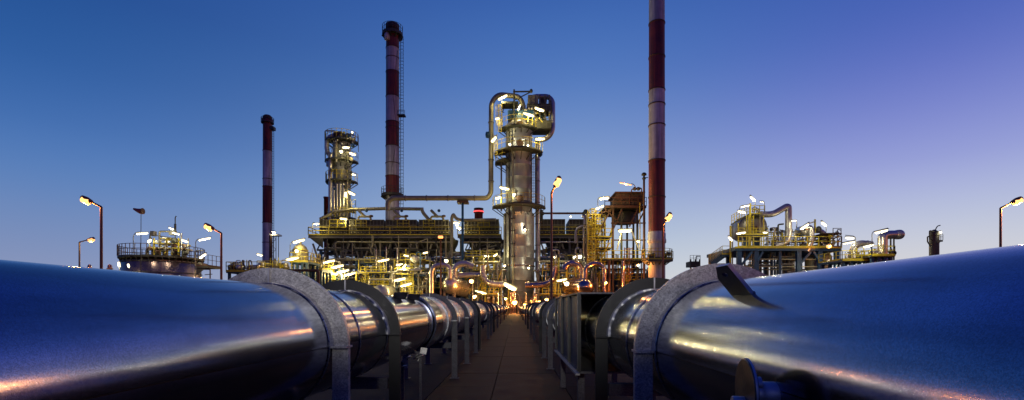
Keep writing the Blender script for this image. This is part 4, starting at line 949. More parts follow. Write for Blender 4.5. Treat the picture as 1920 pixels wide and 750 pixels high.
# link bridge from tower to chimney
t = thing('link_bridge', W(1232, 490, 106), 'short railed bridge between the steel tower and the right chimney', 'bridge')
a, b = bbp(1216, 486, 1262, 490, 104, 107); MB().bb(a, b).build('bridge_deck', 'dark', t); rail(t, [(a[0], 104, b[2]), (b[0], 104, b[2]), (b[0], 107, b[2])], h=1.7, step=1.4, t=.1)
# rounded side bay left of tower: lit equipment
rack('tall narrow pipe rack left of the steel tower with yellow ladders', 1100, 1134, 116, 120, (404, 424, 446, 470, 492), 41, 3, colm=('yellow', 'grey'), step=17)

# ------------------------------------------------------------------ storage tank on the left
d = 75; rT = 62 * 80.3 / F; c = W(305, 0, d + rT)
T = thing('storage_tank', V(c.x, d + rT, 0), 'round dark metal storage tank at the left crowned by a railed walkway', 'storage tank')
cy = d + rT; zt_ = W(0, 487, d).z
n = 26
for k in range(n):
    a0 = 2 * PI * k / n; a1 = 2 * PI * (k + 1) / n - .006
    if math.sin((a0 + a1) / 2) < .25: MB().lathe((c.x, cy, 0), [(rT - .03, 0), (rT, .02), (rT, zt_ - .02), (rT - .03, zt_)], 4, caps=False, a0=a0, a1=a1).build('shell_plate', 'tankshell', T)
MB().lathe((c.x, cy, 0), [(rT - .05, 0), (rT - .05, zt_ + .05)], 64).build('inner_shell', 'tankshell', T)
for zz in (zt_ - .15, W(0, 510, d).z): MB().lathe((c.x, cy, zz), [(rT, 0), (rT + .08, .02), (rT + .08, .12), (rT, .14)], 64, caps=False).build('wind_girder', 'dark', T)
MB().lathe((c.x, cy, zt_ + .05), [(rT - .1, 0), (rT * .4, .75), (.1, .95)], 48, caps=False).build('roof', 'silver', T)
pz = W(0, 481, d).z; rp = 66 * 80.3 / F
MB().lathe((c.x, cy, pz), [(rT * .62, 0), (rp, 0), (rp, .3), (rT * .62, .3), (rT * .62, 0)], 64, caps=False, sm=False).build('walkway', 'dark', T)
br = MB()
for k in range(40):
    g = 2 * PI * k / 40; e = V(math.cos(g), math.sin(g), 0); o = V(c.x, cy, pz); br.beam(o + e * rT * .7, o + e * rp * .99, .12, .3); br.beam(o + e * (rT - .1) - V(0, 0, .8), o + e * rp * .97, .09)
br.build('walkway_brackets', 'dark', T)['kind'] = 'stuff'
rb = MB(); pts = [V(c.x + rp * math.cos(2 * PI * k / 44), cy + rp * math.sin(2 * PI * k / 44), pz + .3) for k in range(45)]
for k, p in enumerate(pts[:-1]): rb.beam(p, p + V(0, 0, 1.75), .075)
for h in (1.75, 1.0, .3): rb.tube([p + V(0, 0, h) for p in pts], .045, 4)
rb.build('railing', 'rust', T)
# equipment on the roof
fd = d + 1.5
for (x0, y0, x1, y1, m) in ((288, 455, 334, 457, 'yellow'), (284, 464, 338, 466, 'yellow'), (300, 446, 322, 447.5, 'yellow')):
    a, b = bbp(x0, y0, x1, y1, fd, fd + 3); MB().bb(a, b).build('equipment_frame', m, T)
for x in (288, 300, 312, 322, 334): MB().bb(*bbp(x - .9, 446, x + .9, 478, fd, fd + .2)).build('frame_post', 'yellow', T)
for (x, y, r_) in ((292, 470, 6), (330, 470, 6), (310, 470, 4), (276, 472, 2.5), (345, 472, 3)):
    MB().lathe(W(x, y + 4, fd + 1), [(r_ * .1, -.6), (r_ * .1, .5), (r_ * .06, .8), (.05, .9)], 16).build('roof_nozzle', 'dark', T)
for pts_, rp_ in (([(299, 462), (299, 434), (318, 434)], 1.6), ([(280, 470), (282, 436), (287, 436)], 1.4), ([(286, 440), (300, 443), (320, 446)], 1.0), ([(340, 470), (341, 437)], .8), ([(353, 476), (353, 447)], .9), ([(322, 450), (322, 470)], 1.6), ([(290, 452), (310, 450), (310, 470)], 1.2)):
    pipe(T, pts_, rp_, fd, q.choice(['silver', 'khaki', 'grey']), 3, 'roof_pipe', 8)
MB().lathe(W(327, 451, fd - .5), [(.05, -.35), (.42, -.3), (.42, .3), (.05, .35)], 16, axis='Y').build('gauge', 'dark', T)
MB().bb(*bbp(281, 433, 288, 442, fd - .2, fd + .5)).build('control_box', 'grey', T); MB().bb(*bbp(316, 432, 326, 440, fd - .2, fd + .5)).build('control_box', 'grey', T)
pipe(T, [(328.5, 450), (328.5, 408), (330.5, 405)], .9, fd, 'dark', 2, 'vent_mast', 8); MB().tube(pw([(328.5, 438), (328.5, 420)], fd), .16, 8).build('mast_sleeve', 'dark', T)
for k in range(20):
    x = q.uniform(275, 350); y = q.uniform(460, 478); MB().drum(W(x, y, fd + q.uniform(-1, 2)), W(x + 2, y, fd), q.uniform(.12, .35), 8).build('valve', q.choice(['yellow', 'khaki', 'dark', 'rust']), T)
t = thing('side_platform', W(382, 500, 72), 'small corbelled platform with rails at the right side of the tank', 'platform')
a, b = bbp(368, 499, 390, 502, 72, 75); MB().bb(a, b).build('platform_deck', 'dark', t)
rail(t, [(a[0], 72, b[2]), (b[0], 72, b[2]), (b[0], 75, b[2])], h=1.7, step=.9, t=.06, m='rust')
MB().add([W(368, 502, 72.2), W(388, 502, 72.2), W(368, 516, 72.2), W(368, 502, 74.8), W(388, 502, 74.8), W(368, 516, 74.8)], [(0, 1, 2), (5, 4, 3), (1, 4, 5, 2), (0, 2, 5, 3)]).build('corbel', 'dark', t)
pipe(t, [(366, 535), (366, 470), (380, 470)], .9, 72.5, 'khaki', 3, 'pipe'); pipe(t, [(371, 505), (394, 505), (394, 540)], 1.1, 72.5, 'rust', 2, 'pipe'); pipe(t, [(384, 515), (398, 514)], .7, 72.5, 'dark', 2, 'pipe')
for k in range(8): MB().drum(W(q.uniform(371, 388), q.uniform(492, 499), 72.5), W(q.uniform(371, 388), 497, 73), q.uniform(.12, .25), 8).build('valve', q.choice(['khaki', 'rust', 'yellow']), t)
t = thing('tank_stair', W(238, 500, 76), 'thin sloping stair at the left side of the tank', 'stair')
MB().beam(W(229, 520, 78), W(240, 494, 78), .12).build('stringer', 'rust', t); MB().beam(W(229, 512, 78), W(240, 486, 78), .07).build('handrail', 'rust', t)
# windsock
t = thing('windsock', V(W(263, 0, 70).x, 70, 0), 'small dark windsock streaming left on a thin pole above the tank', 'windsock')
MB().tube([V(W(263.5, 0, 70).x, 70, 0), W(264.5, 399, 70)], [.07, .04], 6).build('pole', 'dark', t)
MB().tube([W(267.5, 396, 70), W(264, 396.4, 70), W(258, 394.5, 70), W(250.5, 391.5, 70)], [.42, .40, .28, .13], 14).build('sock', 'sock', t)
MB().lathe(W(267.6, 396, 70), [(.40, -.03), (.45, -.03), (.45, .03), (.40, .03)], 14, axis='X').build('hoop', 'rust', t)
# small capped vents on the skyline
for x, r_, y, lb in ((122, 2.6, 500, 'tiny dark cap on the skyline at the far left'), (168, 4, 497, 'dark vent cap between the two left street lamps'), (206, 4.6, 497, 'dark vent cap right of the tall left street lamp')):
    dd = 62; c = W(x, y, dd); r_ = r_ * dd / F; t = thing('vent_cap', V(c.x, dd, 0), lb, 'vent', 'capped vents on the left skyline')
    MB().lathe((c.x, dd, 0), [(r_ * .8, 0), (r_ * .8, c.z - .5)], 14).build('vent_body', 'dark', t)
    MB().lathe((c.x, dd, c.z), [(r_ * 1.1, -.55), (r_ * 1.1, -.42), (r_ * .8, -.4)], 16).build('rim', 'khaki', t)
    MB().lathe((c.x, dd, c.z), [(r_ * .8, -.4), (r_ * .8, -.12), (r_ * .5, .05), (.02, .1)], 16).build('dome', 'tankshell', t)

# ------------------------------------------------------------------ generic skid: a platform crowded with small process gear
def skid(name, label, x0, x1, yd, d0, d1, seed, cat='process skid', n=22, hpx=24, legs=True, under=0, m='teal', rt=.09, posts=4):
    q = random.Random(seed); a, b = bbp(x0, yd, x1, yd + 4, d0, d1); t = thing(name, V((a[0] + b[0]) / 2, d0, 0), label, cat)
    MB().bb(a, (b[0], b[1], b[2] - .02)).build('platform_deck', m, t); MB().bb((a[0], d0 - .14, b[2] - .2), (b[0], d0 - .01, b[2] + .05)).build('edge_beam', 'yellow', t)
    rail(t, [(a[0], d1, b[2]), (a[0], d0, b[2]), (b[0], d0, b[2]), (b[0], d1, b[2])], h=1.7 * d0 / 90, step=1.6, t=rt * 1.1)
    for k in range(posts if legs else 0):
        for yy in (d0 + .4, d1 - .4):
            u = a[0] + .4 + (b[0] - a[0] - .8) * k / max(1, posts - 1); MB().bb((u - .22, yy - .2, 0), (u + .22, yy + .2, a[2])).build('leg', 'teal', t)
    for k in range(n):
        x = q.uniform(x0 + 3, x1 - 3); dd = q.uniform(d0 + .5, d1 - .5); h = q.uniform(.3, 1) * hpx; e = q.random(); mm = q.choice(['silver', 'khaki', 'yellow', 'grey', 'steel', 'rust'])
        if e < .35: pipe(t, [(x, yd), (x, yd - h), (x + q.uniform(-10, 10), yd - h), (x + q.uniform(-10, 10), yd - h * .3)], q.uniform(.6, 1.6), dd, mm, 3, 'pipe', 8)
        elif e < .55: z = W(x, yd, dd); MB().drum(z + V(0, 0, .5), z + V(0, 0, h * dd / F * .7), q.uniform(.25, .7), 14).build('vertical_vessel', q.choice(['silver', 'khaki']), t)
        elif e < .75: z = W(x, yd - h * .4, dd); MB().drum(z, z + V(q.uniform(.6, 1.8), q.uniform(-.4, .4), 0), q.uniform(.2, .5), 12).build('small_drum', mm, t)
        elif e < .88: z = W(x, yd, dd); MB().bb(z + V(-.3, 0, 0), z + V(.35, .5, q.uniform(.6, 1.6))).build('control_cabinet', q.choice(['grey', 'yellow', 'khaki']), t)
        else: z = W(x, yd, dd); MB().bb(z + V(-.07, 0, 0), z + V(.07, .14, h * dd / F * 1.1)).build('stanchion', 'yellow', t)
    for k in range(under):
        y = q.uniform(yd + 7, yd + 60); s0 = q.uniform(x0, (x0 + x1) / 2); s1 = q.uniform((x0 + x1) / 2, x1); dd = q.uniform(d0 + .3, d1)
        if q.random() < .5: pipe(t, [(s0, y), (s1, y), (s1, y + q.uniform(5, 25))], q.uniform(.7, 1.8), dd, q.choice(['silver', 'khaki', 'grey', 'teal']), 3, 'pipe', 8)
        else: xx = q.uniform(x0, x1); MB().tube(pw([(xx, yd + 5), (xx, 574)], dd), q.uniform(.08, .22), 8).build('riser', q.choice(['khaki', 'grey', 'teal', 'yellow']), t)
    return t
skid('process_skid', 'low railed platform of valves and pipes behind the left galvanised arch', 424, 482, 508, 92, 98, 51, n=26, hpx=20)
skid('process_skid', 'busy pipe platform around the foot of the left chimney', 482, 540, 506, 96, 104, 52, n=30, hpx=22, m='rust')
skid('process_skid', 'yellow railed platform with a domed vessel left of the cooler deck', 543, 578, 490, 98, 104, 53, n=16, hpx=20, under=10)
skid('process_skid', 'cluster of yellow ladders and rails tucked at the left end of the deck', 578, 604, 505, 104, 110, 54, n=16, hpx=30, under=6)
pipe_thing('rusty_header_pipe', [(530, 507), (597, 507), (597, 560)], 2.6, 90, 'rust', 'rusty brown header pipe turning down behind the left arch', 5)
pipe_thing('curved_suction_pipe', [(482, 517), (450, 517), (441, 522), (437, 532), (437, 560)], 4, 90, 'dark', 'fat dark pipe curving down under the left low platform', 8)
t = thing('domed_vessel', W(563, 488, 100), 'khaki domed vessel with a finial above the yellow platform', 'vessel')
z = W(563, 490, 100); MB().lathe(z, [(1.5, 0), (1.5, 2.2), (1.2, 3.0), (.6, 3.5), (.3, 3.6), (.3, 4.1), (.08, 4.5)], 20).build('vessel_shell', 'khaki', t); MB().lathe(z + V(0, 0, 2.2), [(1.5, 0), (1.62, .03), (1.62, .15), (1.5, .2)], 20, caps=False).build('flange', 'yellow', t)
t = thing('lattice_mast', V(W(513, 0, 150).x, 150, 0), 'thin lattice tower with a lamp platform just right of the left chimney', 'lattice tower')
zt2 = W(0, 442, 150).z; a = W(508, 0, 150).x; b = W(517.5, 0, 150).x
for x in (a, b):
    for y in (150, 151.6): MB().beam((x, y, 0), (x, y, zt2), .16).build('corner_post', 'dark', t)
z = 2; br = MB()
while z < zt2 - 2: br.beam((a, 150, z), (b, 150, z + 1.6), .1); br.beam((b, 150, z + 1.6), (a, 150, z + 3.2), .1); z += 3.2
br.build('lacing', 'rust', t)['kind'] = 'stuff'; MB().bb((a - .3, 149.6, zt2), (b + .9, 152, zt2 + .5)).build('top_platform', 'galv', t); MB().tube([(a, 149.9, W(0, 500, 150).z), (a, 149.9, zt2)], .5, 8).build('cable_duct', 'rust', t)
bulb(514, 436, 150, 'white lamp on the top right of the lattice tower', 3); bulb(511.5, 434.5, 150.5, 'small white lamp atop the lattice tower, left one', 1.6)

# ------------------------------------------------------------------ process unit on the right
d = 88
T = thing('process_unit', V(W(1465, 0, d).x, d, 0), 'large process unit at the right with a blue steel deck and horizontal drum', 'process unit')
a, b = bbp(1372, 463, 1578, 470, d, d + 13)
MB().bb((W(1378, 0, d).x, d, a[2]), (b[0], d + 13, b[2] - .02)).build('main_deck', 'teal', T)
MB().bb((W(1378, 0, d).x, d - .16, b[2] - .25), (b[0], d - .01, b[2] + .05)).build('edge_beam', 'yellow', T)
rail(T, [(W(1385, 0, d).x, d, b[2]), (b[0], d, b[2]), (b[0], d + 13, b[2])], h=1.9, step=2.0, t=.13)
for x in (1388, 1420, 1500, 1540, 1572):
    for yy in (d + .5, d + 12): MB().bb((W(x, 0, d).x - .4, yy - .3, 0), (W(x, 0, d).x + .4, yy + .3, a[2])).build('leg', 'teal', T)
for (p, r_) in (((1388, 500), (1410, 472)), ((1430, 472), (1420, 490)), ((1500, 495), (1520, 472)), ((1540, 495), (1525, 472))): MB().beam(W(*p, d + .3), W(*r_, d + .3), .35).build('brace', 'teal', T)
# drum
p0 = W(1404, 425, d + 9); p1 = W(1417, 424, d + 1.5); rD = 25 * d / F
MB().drum(W(1392, 432, d + 11), W(1411, 426, d + 2.6), rD, 32, .32).build('drum_shell', 'drum', T)
e = (W(1411, 426, d + 2.6) - W(1392, 432, d + 11)).normalized(); c = W(1411, 426, d + 2.6)
for k in (0, 2.6, 5.4): MB().tube([c - e * (k + .12), c - e * (k - .12)], rD * 1.015, 32, False).build('drum_band', 'khaki', T)
MB().lathe(W(1417, 429, d + .9), [(.3, .2), (.55, .15), (.55, 0), (.45, -.12), (.05, -.2)], 14, axis='Y').build('manhole', 'rust', T)
for x in (1398, 1418): MB().bb(W(x - 3, 463, d + 3), W(x + 3, 446, d + 4)).build('saddle', 'teal', T)
for x in (1384, 1392, 1400, 1425, 1432, 1440, 1450): MB().tube(pw([(x, 463), (x, q0)], d + .1) if (q0 := {1384: 418, 1392: 440, 1400: 404, 1425: 404, 1432: 404, 1440: 430, 1450: 436}[x]) else [], .1, 6).build('stanchion', 'yellow' if x % 3 else 'khaki', T)
rail(T, [W(1384, 440, d - .4), W(1440, 440, d - .4)], h=1.2, step=1.2, t=.09); MB().bb(*bbp(1384, 440, 1440, 441.3, d - .5, d + .4)).build('walkway', 'dark', T)
# stair flight and top platform
z = W(0, 402, d).z
MB().bb(*bbp(1405, 401.5, 1434, 404, d + 1, d + 6)).build('top_platform', 'dark', T); rail(T, [W(1405, 401.5, d + 1), W(1434, 401.5, d + 1)], h=1.6, step=.9, t=.1)
st = MB(); st.beam(W(1371, 421, d + 2), W(1405, 401.5, d + 2), .35, .2); st.beam(W(1371, 421, d + 3.2), W(1405, 401.5, d + 3.2), .35, .2); st.build('sloping_walkway', 'dark', T)
hr = MB()
for k in range(8):
    c0 = W(1372 + 33 * k / 7, 420.5 - 19 * k / 7, d + 1.9); hr.beam(c0, c0 + V(0, 0, 1.7), .1)
for h in (1.7, 1.2, .6): hr.beam(W(1372, 420.5, d + 1.9) + V(0, 0, h), W(1405, 401.5, d + 1.9) + V(0, 0, h), .08)
hr.build('railing', 'yellow', T)
MB().bb(*bbp(1369.5, 423, 1371.5, 500, d + 1.8, d + 2.2)).build('corner_post', 'yellow', T); MB().bb(*bbp(1373.5, 423, 1374.6, 500, d + 3, d + 3.3)).build('corner_post', 'grey', T)
MB().bb(*bbp(1405.8, 381, 1408.6, 462, d + .2, d + .5)).build('yellow_mast', 'yellow', T)
ladder(T, W(1408.5, 462, d - .1), W(0, 404, d).z - W(0, 462, d).z, w=.9, t=.12, cage=False)
for x, y, h in ((1413, 394, 7), (1421, 396, 7), (1428, 398, 4), (1417, 390, 3)): MB().drum(W(x, y + 3, d + 2), W(x, y - h + 3, d + 2), .3, 12).build('relief_valve', q.choice(['silver', 'khaki']), T)
pipe(T, [(1427, 402), (1449, 402), (1474, 387.5), (1478, 387.5), (1478.5, 394), (1478.5, 440), (1476, 451), (1466, 458), (1452, 461)], 5.8, d + .5, 'silver', 9, 'fat_pipe', 18)
pipe(T, [(1508, 428), (1520, 426), (1521, 440), (1521, 452), (1517, 462), (1512, 472)], 5.4, d + .5, 'silver', 8, 'fat_pipe', 16)
MB().drum(W(1500, 434, d + 5), W(1512, 432, d + 1), .95, 18).build('cooler_drum', 'silver', T)
pipe(T, [(1524, 433), (1539, 433), (1545, 438), (1546, 450), (1546, 470)], 4.4, d + 3, 'silver', 7, 'fat_pipe', 16)
for x, y0, y1, w_ in ((1548, 445, 463, 7), (1553, 438, 463, 9), (1522, 478, 510, 24), (1549, 474, 512, 20)):
    c = W(x, y1, d + 3); MB().lathe(c, [(w_ * .5 * d / F, 0), (w_ * .5 * d / F, (y1 - y0) * d / F * .85), (w_ * .3 * d / F, (y1 - y0) * d / F), (.05, (y1 - y0) * d / F * 1.03)], 20).build('vertical_vessel', 'dark' if w_ > 8 and y1 < 500 else 'khaki', T)
for y in (441, 446, 451, 456): MB().bb(*bbp(1546, y - .8, 1566, y + .8, d + 1.5, d + 5)).build('fin_plate', 'rust', T)
MB().bb(*bbp(1545, 436.5, 1578, 438.2, d + .5, d + 4)).build('top_beam', 'rust', T); MB().beam(W(1578, 438, d + 1), W(1562, 449, d + 1), .16).build('brace', 'rust', T)
MB().bb(*bbp(1528, 411, 1530, 436, d + 1, d + 1.3)).build('yellow_mast', 'yellow', T); MB().beam(W(1514, 420, d + 1), W(1529, 415, d + 1), .2).build('arm', 'khaki', T)
MB().lathe(W(1535, 430, d + 1), [(.4, -.3), (.5, .1), (.3, .5), (.05, .6)], 10).build('vent', 'dark', T)
pipe(T, [(1459, 440), (1459, 421), (1469, 420)], 1.5, d + 1, 'dark', 3, 'pipe'); pipe(T, [(1453, 450), (1452, 426)], 1.4, d + 1, 'silver', 3, 'pipe')
for y in (436, 447, 456):
    pipe(T, [(1436, y), (1500, y - 1)], 1.1, d + 3.5, 'silver', 3, 'pipe'); MB().bb(*bbp(1434, y + 2, 1504, y + 3.4, d + 2, d + 2.3)).build('beam', 'teal' if y > 440 else 'yellow', T)
for k in range(90):
    x = q.uniform(1434, 1505) if q.random() < .65 else q.uniform(1500, 1572); y = q.uniform(428, 462); dd = d + q.uniform(.5, 7); mm = q.choice(['silver', 'khaki', 'khaki', 'steel', 'yellow', 'grey'])
    if q.random() < .55: pipe(T, [(x, 463), (x, y), (x + q.uniform(-8, 8), y), (x + q.uniform(-8, 8), y - q.uniform(-3, 6))], q.uniform(.5, 1.3), dd, mm, 3, 'pipe', 8)
    else: MB().drum(W(x, y, dd), W(x + q.uniform(1, 3), y, dd), q.uniform(.18, .42), 10).build('valve', mm, T)
for k in range(60):      # pipework under the deck
    y = q.uniform(476, 512); x0 = q.uniform(1395, 1490); x1 = x0 + q.uniform(20, 80); dd = d + q.uniform(.5, 8)
    if q.random() < .6: pipe(T, [(x0, y), (min(x1, 1570), y), (min(x1, 1570), y + q.uniform(-10, 12))], q.uniform(.7, 1.7), dd, q.choice(['khaki', 'grey', 'silver', 'teal']), 3, 'pipe', 8)
    else: MB().tube(pw([(x0, 471), (x0, 545)], dd), q.uniform(.1, .22), 8).build('riser', q.choice(['khaki', 'grey', 'teal']), T)
for y in (486, 500): MB().bb(*bbp(1400, y - .8, 1560, y + .8, d + .6, d + .9)).build('beam', 'khaki', T)
MB().bb(*bbp(1418, 473, 1450, 484, d + 4, d + 8)).build('blue_cabinet', 'teal', T)
rail(T, [W(1562, 463, d - .3), W(1577, 463, d - .3)], h=3.4, step=1.2, t=.1, m='grey')
# stair wing at left
t = thing('access_stair', W(1350, 490, 92), 'blue railed access stair leading up to the right process unit', 'stair')
MB().beam(W(1333, 494, 92), W(1354, 479, 92), .6, 1.2).build('flight', 'teal', t); MB().bb(*bbp(1354, 477, 1372, 481, 91.4, 93)).build('landing', 'teal', t)
hr = MB()
for k in range(9):
    x = 1333 + 21 * k / 8; c0 = W(x, 491 - 15 * k / 8, 91.3); hr.beam(c0, c0 + V(0, 0, 1.5), .08)
for h in (1.5, .9): hr.beam(W(1333, 491, 91.3) + V(0, 0, h), W(1354, 476, 91.3) + V(0, 0, h), .07)
hr.build('handrail', 'khaki', t); rail(t, [W(1354, 477, 91.3), W(1370, 477, 91.3)], h=1.6, step=1.1, t=.09); MB().bb(*bbp(1332, 476, 1341, 500, 92, 93)).build('stair_tower', 'dark', t)
# far small tower
t = thing('far_gantry', V(W(1305, 0, 120).x, 120, 0), 'small dark gantry far off between the right chimney and the process unit', 'gantry')
MB().bb(*bbp(1294, 490, 1313, 500, 120, 123)).build('cabin', 'dark', t)
for x in (1295, 1304, 1312): MB().bb((W(x, 0, 120).x - .15, 119.9, 0), (W(x, 0, 120).x + .15, 120.2, W(0, 486, 120).z)).build('post', 'dark', t)
rail(t, [W(1294, 490, 119.8), W(1313, 490, 119.8)], h=1.5, step=1, t=.08, m='dark', toe=False)
MB().tube(fil(pw([(1305, 490), (1305, 480.5), (1313, 480.5)], 120), .3), .1, 6).build('davit', 'dark', t)

# ------------------------------------------------------------------ smaller skid with fat elbows right of the unit
skid('process_skid', 'low yellow railed skid right of the main process unit', 1579, 1634, 487, 78, 84, 61, n=12, hpx=14, rt=.08)
pipe_thing('fat_elbow_pipe', [(1601, 484), (1601, 462), (1612, 456), (1634, 458)], 6, 80, 'silver', 'fat silvery elbow pipe on the low yellow skid', 9, n=18)
skid('process_skid', 'higher yellow railed skid carrying the long blunt ended pipe', 1634, 1678, 478, 76, 81, 62, n=8, hpx=12, rt=.08, m='dark')
t = thing('blunt_header', W(1672, 440, 78), 'fat blunt ended silvery pipe sticking out to the right on the high skid', 'pipe header')
pth = fil(pw([(1655, 480), (1655, 442), (1666, 440), (1682, 440)], 78), 1.0); MB().tube(pth, 8.0 * 78 / F, 22).build('pipe_run', 'steel', t)
z = W(1682, 440, 78); MB().drum(z, z + V(.25, -.2, 0), 9 * 78 / F, 22, .9).build('end_cap', 'silver', t)
for x in (1670, 1676): MB().tube(pw([(x, 490), (x, 447)], 78), .12, 8).build('prop', 'dark', t)
pipe_thing('drain_pipe', [(1570, 487), (1580, 494), (1580, 520)], 1.4, 80, 'rust', 'brown drain pipe between the process unit and the low skid', 3)
MB_ = thing('low_dome', W(1655, 488, 79), 'lit curved pipe back low beneath the high yellow skid', 'pipe')
pipe(MB_, [(1632, 496), (1642, 488), (1662, 486), (1674, 494)], 4, 79, 'silver', 6, 'pipe_run')
# lone vessel far right
d = 70; t = thing('vertical_vessel', V(W(1751.5, 0, d).x, d, 0), 'lone dark upright vessel with a bent vent on the right skyline', 'vessel')
c = W(1751.5, 436, d); r_ = 7.6 * d / F
MB().lathe((c.x, d, 0), [(r_, 0), (r_, c.z - .2), (r_ * .8, c.z + .15), (r_ * .3, c.z + .4), (.03, c.z + .45)], 24).build('vessel_shell', 'cooler', t)
for zz in (c.z - .5, c.z - 1.6): MB().lathe((c.x, d, zz), [(r_, 0), (r_ + .05, .02), (r_ + .05, .1), (r_, .12)], 24, caps=False).build('band', 'dark', t)
pipe(t, [(1754, 436), (1754, 430), (1758, 423.5), (1763, 422.5)], .9, d, 'dark', 4, 'vent', 8); pipe(t, [(1752, 434), (1743, 432.5), (1743, 447), (1748, 450)], 1.2, d - .3, 'dark', 2, 'side_pipe', 8)
pipe(t, [(1746, 443.5), (1739, 443.5), (1739, 453), (1745, 462)], 1.1, d - .3, 'dark', 2, 'side_pipe', 8)
MB().bb(*bbp(1759, 450, 1768, 453, d - .5, d + .5)).build('platform', 'dark', t); rail(t, [W(1760, 450, d - .5), W(1768, 450, d - .5), W(1768, 450, d + .5)], h=.85, step=.35, t=.05, m='grey', toe=False)

